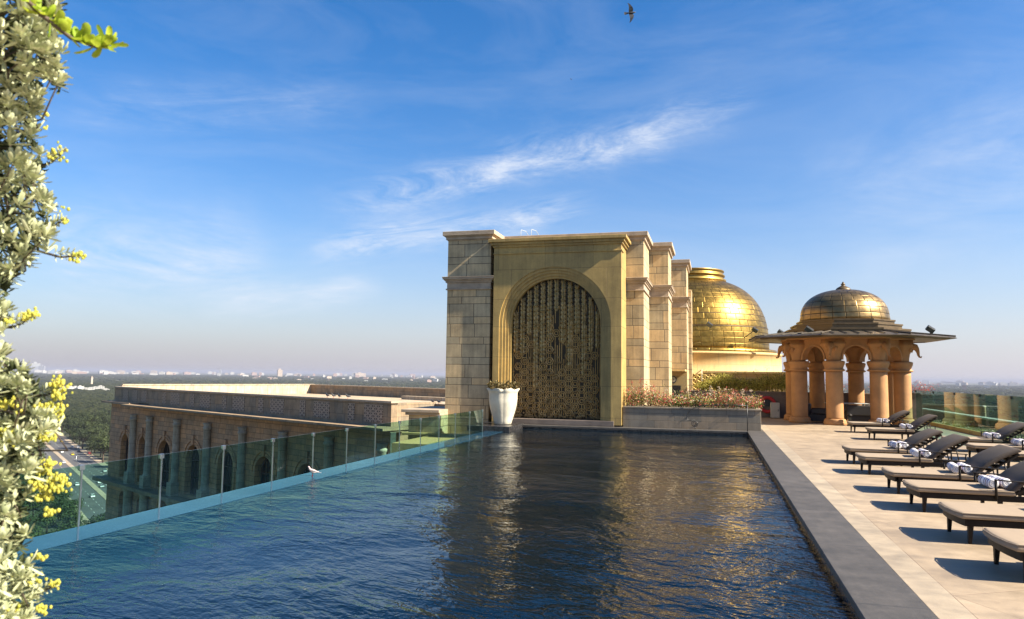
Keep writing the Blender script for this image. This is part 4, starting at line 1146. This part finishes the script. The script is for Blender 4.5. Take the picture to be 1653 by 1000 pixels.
# ================================================================== LEFT WING BUILDING
U = Vector((-.8896, .4567, 0)); Nn = Vector((-.4567, -.8896, 0)); C1 = Vector((-21.12, 46.5, 0))
g = thing('hotel_wing', 'shaded stone hotel wing with arched windows and half columns beyond the glass', 'building', (C1.x, C1.y, -58))
def wf(s, z, h):   # h out of the facade is negative (towards the camera)
    p = C1 + U * s - Nn * h; return (p.x, p.y, z)
def wbox(m, s0, s1, h0, h1, z0, z1, bev=0):
    vs = [wf(s, z, h) for z in (z0, z1) for s, h in ((s0, h0), (s1, h0), (s1, h1), (s0, h1))]
    m.add(vs, [(3, 2, 1, 0), (4, 5, 6, 7), (0, 1, 5, 4), (1, 2, 6, 5), (2, 3, 7, 6), (3, 0, 4, 7)])
SE = 50.6
wins = [46.0, 41.3, 35.8, 29.4, 23.0, 16.4, 9.95, 3.55]
wr = [1.05, .85, 1.42, 1.42, 1.42, 1.42, 1.42, 1.42]
bnd = [0.] + [(a + b) / 2 for a, b in zip(wins[::-1][:-1], wins[::-1][1:])] + [SE]
wl = list(zip(wins[::-1], wr[::-1]))
m = MB()
for i, (s, r) in enumerate(wl):
    zs = -5.2 - r
    arch_wall(m, wf, bnd[i], bnd[i + 1], -10.2, -2.05, s, zs, r, 0, .7, 20, sill=-9.9)
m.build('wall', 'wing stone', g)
m = MB()
for i, (s, r) in enumerate(wl):
    q = MB(); wbox(q, s - r - .1, s + r + .1, .62, .68, -10, -5.1); w = q.build('window', 'window glass', g)
    q = MB()
    for k in (-.5, .5): wbox(q, s + k * r - .04, s + k * r + .04, .56, .62, -9.9, -5.7)
    for zz in (-6.7, -8.3): wbox(q, s - r, s + r, .56, .62, zz - .04, zz + .04)
    arch_ring(q, wf, s, -5.2 - r, r - .14, r, -9.9, .5, .62, 16)
    for a in (40, 70, 110, 140): 
        x_ = s + r * .55 * math.cos(R(a)); z_ = -5.2 - r + r * .62 * math.sin(R(a)); wbox(q, x_ - .03, x_ + .03, .56, .62, -5.2 - r, z_ + .3)
    q.build('frame', 'interior brown', w)
    q = MB(); arch_ring(q, wf, s, -5.2 - r, r + .02, r + .3, -9.9, -.07, .0, 20); arch_ring(q, wf, s, -5.2 - r, r + .42, r + .6, -5.2 - r, -.1, 0, 20)
    wbox(q, s - .18, s + .18, -.2, 0, -5.15, -4.25); q.build('archivolt', 'wing stone', g)
q = MB(); wbox(q, 45.35, 46.4, .54, .6, -9.8, -6.5); q.build('painted_daylight', 'painted_daylight', g)  # added panel, painted as the bright view through the end window
cols = [43.4, 39.2, 32.7, 26.3, 19.8, 13.3, 6.9, .6]
for s in cols:
    p = C1 + U * s + Nn * .22
    q = MB(); q.lathe([(.44, -10.0), (.44, -8.9), (.4, -8.8), (.36, -8.7), (.34, -3.55), (.4, -3.5), (.42, -3.35), (.34, -3.3), (.37, -3.1), (.46, -2.95)], 20, p.x, p.y)
    wbox(q, s - .5, s + .5, -.75, 0, -10.2, -8.95); q.build('half_column', 'wing column stone', g)
# eaves slab: long part and end part set back, parapet
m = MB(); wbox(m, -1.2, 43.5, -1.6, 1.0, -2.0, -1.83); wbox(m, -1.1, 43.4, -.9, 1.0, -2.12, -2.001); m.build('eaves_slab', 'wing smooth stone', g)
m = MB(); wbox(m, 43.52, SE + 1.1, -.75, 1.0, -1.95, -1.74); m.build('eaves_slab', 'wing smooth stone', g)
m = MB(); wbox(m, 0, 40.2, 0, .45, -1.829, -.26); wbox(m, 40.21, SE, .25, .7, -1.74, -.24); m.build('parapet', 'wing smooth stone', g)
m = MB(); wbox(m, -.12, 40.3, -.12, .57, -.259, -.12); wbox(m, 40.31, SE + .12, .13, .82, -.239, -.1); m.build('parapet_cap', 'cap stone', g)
s = .9; k = 0
while s < 39:
    wd = 2.1 if k % 2 == 0 else .8
    m = MB(); wbox(m, s, s + wd, -.03, 0, -1.62, -.4); m.build('lattice_panel', 'jali stone', g); s += wd + (1.15 if k % 2 == 0 else 2.35 if (k // 2) % 1 == 0 else 1.0); k += 1
for s in (41.5, 44.0, 46.6):
    m = MB(); wbox(m, s, s + 1.4, .22, .25, -1.6, -.4); m.build('lattice_panel', 'jali stone', g)
# lower storey
m = MB(); wbox(m, -.8, SE + .8, -1.3, .8, -10.55, -10.2); m.build('floor_ledge', 'wing smooth stone', g)
m = MB()
lw = [(a, b * .85) for a, b in wl]
for i, (s, r) in enumerate(lw):
    arch_wall(m, wf, bnd[i], bnd[i + 1], -16.2, -10.55, s, -12.2, r, .0, .9, 12, sill=-16)
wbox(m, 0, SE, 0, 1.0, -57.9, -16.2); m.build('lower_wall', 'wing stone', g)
for i, (s, r) in enumerate(lw):
    q = MB(); wbox(q, s - r - .1, s + r + .1, .8, .88, -16.1, -10.7); w = q.build('lower_window', 'window glass', g)
    q = MB(); wbox(q, s - .04, s + .04, .72, .8, -16, -10.9); q.build('frame', 'interior brown', w)
for s in cols:
    p = C1 + U * s + Nn * .4; q = MB(); q.lathe([(.5, -16.4), (.44, -16.2), (.42, -11.0), (.52, -10.8), (.52, -10.56)], 16, p.x, p.y); q.build('lower_column', 'wing column stone', g)
# remaining walls, roof, inner and far parapets (box plan 50 x 52)
DEP = 26.
m = MB(); wbox(m, SE - .4, SE, 0.71, DEP, -57.9, -1.95); wbox(m, .0, .3, .71, 4.0, -57.9, -2.0); wbox(m, -17., .29, 4.0, 4.5, -57.9, -1.8); m.build('end_wall', 'wing stone', g)
m = MB(); wbox(m, 0.46, SE - .46, .71, DEP, -2.2, -1.15); wbox(m, -30, .45, 4.56, DEP, -2.2, -1.16); m.build('roof', 'roof render', g)
m = MB(); wbox(m, SE - .45, SE, .83, DEP, -1.829, .05); wbox(m, SE - .5, SE + .08, .9, DEP + .1, .051, .16); m.build('inner_parapet', 'roof render', g)
m = MB(); wbox(m, -30, SE - .46, DEP - .45, DEP, -1.829, .0); m.build('far_parapet', 'wing smooth stone', g)
m = MB(); wbox(m, -30, SE - .51, DEP - .55, DEP + .1, .001, .12); m.build('parapet_cap', 'cap stone', g)
m = MB(); wbox(m, 0., .4, .46, 4.0, -1.829, -.26); wbox(m, -17, .4, 4.01, 4.45, -1.799, -.5); wbox(m, -17, .45, 3.9, 4.55, -.499, -.38); m.build('parapet', 'wing smooth stone', g)
m = MB(); wbox(m, 0.5, 26., DEP - 4, DEP - 3.2, -1.149, -.75); m.build('roof_upstand', 'roof render', g)
rp = random.Random(8)
for i, (x, lab) in enumerate(((526, 'dark pigeon on the wing parapet, leftmost of the four'), (536, 'dark pigeon on the wing parapet, second from the left'), (545, 'dark pigeon on the wing parapet, third from the left'), (559, 'dark pigeon on the wing parapet, rightmost of the four'))):
    r = ray(x, 600); A = np.array([[U.x, -r.x], [U.y, -r.y]]); s_ = np.linalg.solve(A, [-(C1.x), -(C1.y)])[0]
    p = C1 + U * s_ - Nn * .2; pigeon((p.x, p.y, -.12), R(rp.uniform(-40, 60)), 1.5, ('pigeon dark', 'pigeon dark'), lab, 'dark pigeons on the roof parapets')
for i, (x, lab) in enumerate(((698, 'dark pigeon on the dark ledge, left of two by the tall pillar'), (708, 'dark pigeon on the dark ledge, right of two by the tall pillar'))):
    p = Vector((0, 0, EYE)) + ray(x, 651) * 49; r = ray(x, 651); A = np.array([[U.x, -r.x], [U.y, -r.y]]); s_ = np.linalg.solve(A, [-(C1.x - Nn.x * 4.1), -(C1.y - Nn.y * 4.1)])[0]
    p = C1 - Nn * 4.1 + U * s_; pigeon((p.x, p.y, -.38), R(rp.uniform(-40, 60)), 1.3, ('pigeon dark', 'pigeon dark'), lab, 'dark pigeons on the roof parapets')

# ================================================================== GROUND, ROAD, CITY
GZ = -58.
m = MB(); m.add([(-30000, -3000, GZ), (30000, -3000, GZ), (30000, 34000, GZ), (-30000, 34000, GZ)], [(0, 1, 2, 3)]); struct('ground', m, 'plain ground')
rd = Vector((-.787, .617, 0)); rn = Vector((.617, .787, 0))
def road_pt(l, o, z=0.): p = rd * l + rn * o; return (p.x, p.y, GZ + z)
def strip(m, l0, l1, o0, o1, z0, z1):
    vs = [road_pt(l, o_, z) for z in (z0, z1) for l, o_ in ((l0, o0), (l1, o0), (l1, o1), (l0, o1))]
    m.add(vs, [(3, 2, 1, 0), (4, 5, 6, 7), (0, 1, 5, 4), (1, 2, 6, 5), (2, 3, 7, 6), (3, 0, 4, 7)])
m = MB(); strip(m, 150, 1500, 44.5, 57, .0, .05); strip(m, 150, 1500, 59.6, 74, .0, .05); struct('road', m, 'asphalt')
m = MB(); strip(m, 150, 1500, 57, 59.6, 0, .22); strip(m, 150, 1500, 41.5, 44.5, 0, .16); strip(m, 150, 1500, 74, 78, 0, .16)
strip(m, 430, 470, 78, 92, 0, .1); struct('pavement', m, 'sandy verge')
m = MB(); l = 150
while l < 1000:
    for o_ in (48.6, 52.8, 64.4, 69.2): strip(m, l, l + 3, o_ - .08, o_ + .08, .054, .058)
    l += 9
struct('road_marking', m, 'road marking')
def make_car(paint):
    g = thing('parked_car' if False else 'car', '', 'car', (0, 0, 0), 0, 'cars on the avenue far below', False)
    def ext(poly, w, name, mat, par):
        m = MB(); m.extr(poly, -w, w, lambda a, b, h: (a, h, b)); return m.build(name, mat, par)
    body = ext([(-2.1, .3), (-2.15, .75), (-2.0, .9), (-1.2, .95), (.9, .93), (1.9, .78), (2.1, .6), (2.1, .3)], .85, 'body', paint, g)
    ext([(-1.75, .92), (-1.3, 1.42), (.2, 1.45), (1.0, .94)], .74, 'cabin', 'car glass', g)
    m = MB(); m.box(-1.25, .15, -.72, .72, 1.451, 1.49, bev=.02); m.build('roof', paint, g)
    for x in (-1.35, 1.35):
        for s in (-1, 1): m = MB(); m.extr([(x + .32 * math.cos(R(30 * i)), .33 + .32 * math.sin(R(30 * i))) for i in range(12)], s * .7, s * .88, lambda a, b, h: (a, h, b)); m.build('wheel', 'tyre', g)
    return g
carp = {}
CARS = [((100, 731), 'white', 'white car heading away at the far end of the avenue'), ((103, 748), 'white', 'white car on the left lanes above the glass edge'), ((124, 784), 'white', 'white car on the near left lanes, seen through the glass'),
        ((149, 803), 'white', 'nearest white car, low on the avenue beside the wing'), ((117, 735), 'yellow', 'yellow and green three seater cab in the shade of the trees'), ((127, 730), 'dark', 'dark car under the roadside trees'),
        ((144, 733), 'red', 'red car near the roadside trees'), ((99, 714), 'yellow', 'yellow car farthest away on the avenue'), ((117, 723), 'silver', 'silver car in the right lanes under trees'),
        ((126, 723), 'white', 'white car just beyond the lamp posts'), ((160, 780), 'white', 'white car waiting in the right lanes by the wing, front one'), ((164, 787), 'silver', 'silver car waiting in the right lanes by the wing, rear one'),
        ((173, 781), 'white', 'white car half hidden behind the wing wall'), ((169, 762), 'silver', 'silver car turning near the side road')]
for px, col, lab in CARS:
    if col not in carp: o = make_car('car paint ' + col); carp[col] = (o, [(c, []) for c in kids(o)])
    else: o = dup(*carp[col])
    p = on_z(px[0], px[1], GZ); o.location = (p.x, p.y, GZ + .05); o.rotation_euler = (0, 0, math.atan2(rd.y, rd.x) + (PI if (p.x * rn.x + p.y * rn.y) > 58 else 0)); o['label'] = lab
for px, lab in (((122, 758), 'tall twin armed street lamp on the median of the avenue'), ((172, 822), 'tall street lamp beside the lower right end of the avenue'), ((110, 800), 'slim street lamp beside the near left lanes')):
    p = on_z(px[0], px[1], GZ); g = thing('street_lamp', lab, 'street lamp', (p.x, p.y, GZ), 0, 'street lamps of the avenue', False)
    m = MB(); m.tube([(0, 0, 0), (0, 0, 9)], [.14, .08], 6); m.build('pole', 'steel', g)
    for s in (-1, 1): m = MB(); m.tube([(0, 0, 8.8), (s * 1.6, 0, 9.3)], .06, 5); m.box(min(s * 1.5, s * 2.3), max(s * 1.5, s * 2.3), -.15, .15, 9.22, 9.36, bev=.03); m.build('lamp_arm', 'steel', g)

# trees
def tree_crown(seed):
    r = random.Random(seed); m = MB(); nb = r.randint(8, 12); H = r.uniform(8, 11)
    for b in range(nb):
        a = r.uniform(0, 2 * PI); rr = r.uniform(0, 3.6); cz = H * r.uniform(.45, .85)
        s = r.uniform(1.6, 2.6); leafs(m, rr * math.cos(a), rr * math.sin(a), cz, s, s, s * .75, 130, .42, r, .5, .55)
    me = m.build('crown', 'tree leaf', None, fix=False)
    t = MB(); t.tube([(0, 0, 0), (.1, 0, H * .35), (.2, .1, H * .6)], [.35, .25, .12], 7)
    for q in range(4): a = q * 1.6 + r.random(); t.tube([(.1, 0, H * .33), (1.5 * math.cos(a), 1.5 * math.sin(a), H * .55), (2.6 * math.cos(a), 2.6 * math.sin(a), H * .7)], [.16, .1, .04], 5)
    tk = t.build('trunk', 'bark', None)
    return me, tk
def in_wing(x, y):
    d = Vector((x, y, 0)) - C1; s = d.dot(U); h = -d.dot(Nn); return -30 < s < SE + 6 and -8 < h < DEP + 6
protos = []
for sd in range(5):
    c, t = tree_crown(40 + sd); g = thing('tree', 'dense green tree in the wooded plain below the terrace', 'tree', (0, 0, GZ), 0, 'trees of the wooded plain', False)
    c.parent = g; t.parent = g; protos.append((g, [(c, []), (t, [])]))
used = set(); rt2 = random.Random(77); cnt = 0; tries = 0; spots = []
while cnt < 290 and tries < 60000:
    tries += 1
    az = R(rt2.uniform(-54, -41.5)); dist = math.sqrt(rt2.uniform(215 ** 2, 980 ** 2)) ; x, y = math.sin(az) * dist, math.cos(az) * dist
    o_ = x * rn.x + y * rn.y
    if 42 < o_ < 76.5 or in_wing(x, y): continue
    if 36 < o_ <= 42 and rt2.random() < .7: continue
    if any((x - a) ** 2 + (y - b) ** 2 < (8 if dist < 450 else 12.5) ** 2 for a, b in spots): continue
    spots.append((x, y)); k = rt2.randrange(5)
    if k not in used: g = protos[k][0]; used.add(k)
    else: g = dup(*protos[k])
    s = rt2.uniform(1.0, 1.35) * (1 if dist < 450 else 1.3); g.location = (x, y, GZ); g.rotation_euler = (0, 0, rt2.uniform(0, 6.3)); g.scale = (s, s, s * rt2.uniform(.85, 1.15)); cnt += 1
# far woodland as one mass
def blobs(pts, name):
    ico = []
    base = np.array([(0, 0, 1), (.894, 0, .447), (.276, .851, .447), (-.724, .526, .447), (-.724, -.526, .447), (.276, -.851, .447), (.724, .526, -.3), (-.276, .851, -.3), (-.894, 0, -.3), (-.276, -.851, -.3), (.724, -.526, -.3)])
    F_ = [(0, 1, 2), (0, 2, 3), (0, 3, 4), (0, 4, 5), (0, 5, 1), (1, 6, 2), (2, 7, 3), (3, 8, 4), (4, 9, 5), (5, 10, 1), (6, 7, 2), (7, 8, 3), (8, 9, 4), (9, 10, 5), (10, 6, 1)]
    rs = np.random.RandomState(4); V = []; Fa = []
    for i, (x, y, s) in enumerate(pts):
        v = base * (1 + rs.uniform(-.28, .28, (11, 1))); v = v * np.array([s, s, min(s, 7) * .8]) + np.array([x, y, GZ + min(s, 7) * .6])
        V.append(v); Fa += [(a + 11 * i, b + 11 * i, c + 11 * i) for a, b, c in F_]
    me = bpy.data.meshes.new(name); me.from_pydata(np.concatenate(V).tolist(), [], Fa); me.materials.append(MATS['canopy']); me.update()
    o = bpy.data.objects.new(name, me); C.objects.link(o); o['kind'] = 'stuff'; return o
rs = random.Random(5); pts = []
for _ in range(16000):
    az = R(rs.uniform(-58, -40)); d = 930 + 2300 * rs.random() ** 1.2; x, y = math.sin(az) * d, math.cos(az) * d
    o_ = x * rn.x + y * rn.y
    if 42 < o_ < 76 and d < 1300: continue
    pts.append((x, y, rs.uniform(6, 12)))
for _ in range(16000):
    side = rs.random() < .72; az = R(rs.uniform(-58, -17)) if side else R(rs.uniform(9, 26)); d = 2200 + 9000 * rs.random() ** 1.5
    if not side: d = 900 + 10000 * rs.random() ** 1.6
    pts.append((math.sin(az) * d, math.cos(az) * d, rs.uniform(6, 13) * (1 + d / 9000)))
blobs(pts, 'woodland')

# far buildings
def far_building(px, py, w, h, dp, mat, label=None, group='pale buildings of the distant city', steps=1):
    b = on_z(px, py, GZ); dist = b.length; sc_ = dist / F_PX
    W, H = w * sc_, h * sc_
    g = thing('city_building', label or 'small pale building of the hazy distant city', 'building', (b.x, b.y, GZ), rs.uniform(-.5, .5) - math.atan2(b.x, b.y), group, False)
    m = MB(); m.box(-W / 2, W / 2, 0, W * dp, 0, H); m.build('wall', mat, g)
    m = MB(); m.box(-W * .25, W * .1, W * dp * .2, W * dp * .6, H + .01, H * 1.18); m.box(-W / 2, W / 2, -.3, 0, H + .01, H + 1.2); m.build('roof', mat, g)
    if steps > 1: m = MB(); m.box(W / 2 + .1, W * .95, .5, W * dp, 0, H * .55); m.build('side_block', mat, g)
def hor(x): return 605.8 + .0125 * (x - 826)
for a in ((57, 600, 10, 11, .5, 'city grey', 'hazy grey slab tower at the far left skyline'), (66, 601, 7, 8, .6, 'city grey', 'hazy lower grey block beside the far left tower'), (452, 609, 7, 11, .8, 'city cream', 'tall cream tower block, highest on the skyline left of the portal'),
          (148, 624, 2.5, 12, 1, 'city cream', 'slim pale tower rising from the woodland left of the wing'), (582, 609, 17, 6, .5, 'city cream', 'broad cream block on the skyline above the roof wing'), (572, 608, 8, 5, .5, 'city white', 'pale stepped block left of the broad cream block'),
          (355, 606, 3, 8, 1, 'city grey', 'thin grey tower on the skyline'), (541, 609, 6, 5, .5, 'city pink', 'pinkish block on the skyline left of the broad cream block'), (702, 618, 8, 6, .5, 'city white', 'white block against the left edge of the tall pillar'),
          (693, 619, 7, 5, .5, 'city pink', 'pinkish block next to the white one beside the tall pillar'), (1557, 631, 5, 7, .6, 'city pink', 'pink tower above the right glass railing'), (1546, 624, 5, 4, .5, 'city white', 'white block above the right glass railing, left of the pink tower')):
    far_building(*a[:6], label=a[6], group=None)
for i in range(9): far_building(106 + 8 * i, 635 + rs.uniform(-1.5, 1.5), rs.uniform(6, 10), rs.uniform(6.5, 9), .5, 'city white', 'low white building of the compound in the woodland at left', 'white compound in the woodland')
for i in range(150):
    x = rs.uniform(60, 716) if i < 105 else rs.uniform(1478, 1700); y = hor(x) + 4.5 + 10 * rs.random() ** 2
    if x < 400: y = hor(x) + 4.5 + 4 * rs.random()
    w = rs.uniform(2, 9) * (1.4 if x < 330 else 1); far_building(x, y, w, rs.uniform(2., 4.6), .5, rs.choice(['city white', 'city white', 'city cream', 'city pink']), None if x < 800 else 'small pale building of the hazy city beyond the right railing',
        'pale buildings of the distant city' if x < 800 else 'pale buildings beyond the right railing', 1)

# ================================================================== LEFT SHRUB (close to the camera)
bound = [(-40, 100), (0, 104), (50, 98), (90, 108), (140, 108), (170, 78), (210, 66), (250, 74), (300, 84), (350, 90), (400, 84), (430, 50), (455, 34), (480, 8), (520, 28), (545, 0), (570, 14), (600, 62), (640, 84), (690, 98), (730, 62), (780, 66), (830, 52), (900, 44), (940, 66), (1000, 58), (1080, 60)]
def bnd_at(y):
    for (a, b), (c, d) in zip(bound, bound[1:]):
        if a <= y <= c: return b + (d - b) * (y - a) / (c - a)
    return 40
g = thing('silver_shrub', 'tall silver leaved shrub with yellow flower heads at the left edge', 'shrub', (-1.95, 1.3, 0))
mf, my, ms, ml = MB(), MB(), MB(), MB(); rr = random.Random(12)
def leaf(mb, c, d, L, w, curl, mi=0):
    d = d.normalized(); sx = d.cross(Vector((rr.uniform(-.3, .3), rr.uniform(-.3, .3), 1))).normalized(); nn = sx.cross(d)
    rows = [(0, .3), (.3, .75), (.65, 1.), (.9, .8), (1., .3)]; vs = []
    for t_, ww in rows:
        p = c + d * L * t_ + nn * curl * t_ * t_ * L
        vs += [p - sx * w * ww, p - nn * w * .45 * ww, p + sx * w * ww]
    fs = []
    for i in range(4):
        a = i * 3; fs += [(a, a + 1, a + 4, a + 3), (a + 1, a + 2, a + 5, a + 4)]
    mb.add(vs, fs, True, mi)
def rosette(c, axis, s, n=15, mi=0):
    for q in range(n):
        t = q / n; a = q * 2.4; spread = .25 + 1.1 * t
        e = axis.cross(Vector((.3, .5, .8))).normalized(); h = axis.cross(e)
        d = axis * math.cos(spread) + (e * math.cos(a) + h * math.sin(a)) * math.sin(spread)
        leaf(mf, c - axis * s * .5 * t, d, s * (.6 + .4 * t) * rr.uniform(.8, 1.15), s * .115, rr.uniform(-.1, .25), mi)
cen = Vector((-1.65, 1.25, 1.5))
def P3(x, y, D): return Vector((0, 0, EYE)) + ray(x, y).normalized() * D
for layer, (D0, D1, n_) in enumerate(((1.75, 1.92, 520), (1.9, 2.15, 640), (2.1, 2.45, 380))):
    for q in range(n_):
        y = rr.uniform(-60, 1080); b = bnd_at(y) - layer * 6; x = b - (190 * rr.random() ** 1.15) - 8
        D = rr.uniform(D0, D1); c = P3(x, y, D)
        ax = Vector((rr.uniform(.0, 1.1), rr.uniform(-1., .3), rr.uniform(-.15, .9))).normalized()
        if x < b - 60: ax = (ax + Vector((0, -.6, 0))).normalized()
        rosette(c, ax, rr.uniform(.025, .04), rr.choice((12, 15, 18)), 0 if layer == 0 or rr.random() < .18 else 1)  # back layers mostly take the leaf with shade in its colour
        if layer == 0 and rr.random() < .3:
            ms.tube([c, c - ax * .06 + Vector((-.03, .03, -.02)), c + Vector((-.14, .06, -.06))], [.0015, .002, .002], 4)
def flowers(px, py, n, sp, D=1.9):
    for q in range(n):
        c = P3(px + rr.gauss(0, sp), py + rr.gauss(0, sp * .6), D + rr.uniform(-.05, .03)); s = rr.uniform(.002, .0042)
        k0 = len(my.v); my.lathe([(.002, -s), (s * .8, -s * .5), (s, 0), (s * .8, s * .6), (.002, s)], 7, 0, 0)
        my.v[k0:] = [(a + c.x, b + c.y, z + c.z) for a, b, z in my.v[k0:]]
for (x, y, n_, sp) in ((92, 622, 22, 8), (96, 640, 10, 6), (84, 655, 20, 9), (10, 652, 16, 8), (88, 668, 16, 7), (78, 705, 14, 6), (12, 700, 16, 8), (25, 712, 16, 8), (60, 700, 8, 6), (80, 748, 14, 6), (72, 760, 14, 6), (98, 772, 12, 6), (84, 785, 30, 10), (70, 800, 14, 8), (80, 826, 8, 4), (58, 782, 10, 7), (45, 935, 14, 9), (66, 983, 12, 5), (18, 988, 20, 8), (86, 942, 8, 5),
                      (130, 412, 7, 5), (118, 418, 3, 4), (96, 240, 4, 6), (88, 250, 5, 6), (102, 258, 3, 4), (76, 185, 3, 3), (74, 207, 2, 3), (105, 356, 3, 4), (100, 340, 2, 4), (45, 512, 12, 6), (55, 505, 8, 5), (8, 520, 8, 5), (60, 20, 12, 14), (66, 900, 8, 5)):
    flowers(x, y, int(n_ * 2.4), sp * 1.15)
for (x0, y0, x1, y1) in ((60, 405, 138, 412), (60, 270, 108, 240), (0, 530, 58, 508), (50, 640, 104, 622), (30, 960, 92, 944), (60, 370, 108, 352), (40, 790, 100, 772)):
    a, b = P3(x0, y0, 1.95), P3(x1, y1, 1.9); ms.tube([a, (a + b) / 2 + Vector((0, 0, -.01)), b], [.003, .0025, .0015], 5)
    for q in range(5):
        c = a.lerp(b, .45 + .11 * q); rosette(c, (b - a).normalized(), .024 - .002 * q, 7)
# lime sprig at the top
path = [P3(10, -40, 1.7), P3(60, 18, 1.7), P3(115, 62, 1.68), P3(160, 78, 1.66), P3(178, 72, 1.66)]
ms.tube(path, [.006, .005, .004, .003, .002], 5)
for q in range(75):
    t_ = q / 75 * 3.999; i = int(t_); c = path[i].lerp(path[i + 1], t_ - i)
    d = Vector((rr.uniform(-.6, 1), rr.uniform(-.6, .6), rr.uniform(-.5, 1)))
    leaf(ml, c, d, rr.uniform(.022, .042), rr.uniform(.006, .011), rr.uniform(-.2, .4))
mf.build('foliage', ['silver leaf', 'painted shade leaf'], g, fix=False); my.build('flower_heads', 'yellow flower', g, fix=False); ml.build('lime_sprig', 'lime leaf', g, fix=False)
for q in range(6):
    ms.tube([(-1.95 + rr.uniform(-.1, .1), 1.3 + rr.uniform(-.1, .1), .5), (-2.0 + rr.uniform(-.1, .1), 1.35 + rr.uniform(-.1, .1), 1.4), (-2.0 + rr.uniform(-.1, .1), 1.4 + rr.uniform(-.1, .1), 2.4)], [.022, .016, .006], 6)
ms.build('stem', 'bark', g)
g = thing('shrub_pot', 'square dark stone planter box under the silver shrub', 'planter', (-1.95, 1.3, 0))
m = MB(); m.box(-2.3, -1.6, .95, 1.7, .0, .5, bev=.02); m.build('box', 'planter stone', g); m = MB(); m.box(-2.25, -1.65, 1.0, 1.65, .5, .52); m.build('soil', 'soil', g)

# ================================================================== HAZE
m = MB(); m.box(-30100, 30100, -3100, 34100, GZ - 1, 36.)
hz = m.build('haze', [] if False else 'soil'); hz['kind'] = 'stuff'
ha = bpy.data.materials.new('haze air'); ha.use_nodes = True; nt = ha.node_tree; nt.nodes.clear()
out = nt.nodes.new('ShaderNodeOutputMaterial'); pv = nt.nodes.new('ShaderNodeVolumePrincipled')
pv.inputs['Color'].default_value = (.40, .42, .52, 1); pv.inputs['Density'].default_value = .00007; pv.inputs['Anisotropy'].default_value = .0
nt.links.new(pv.outputs[0], out.inputs['Volume'])
hz.data.materials.clear(); hz.data.materials.append(ha)
hz.display_type = 'WIRE'
for o in bpy.data.objects:
    if '_world' in o: del o['_world']
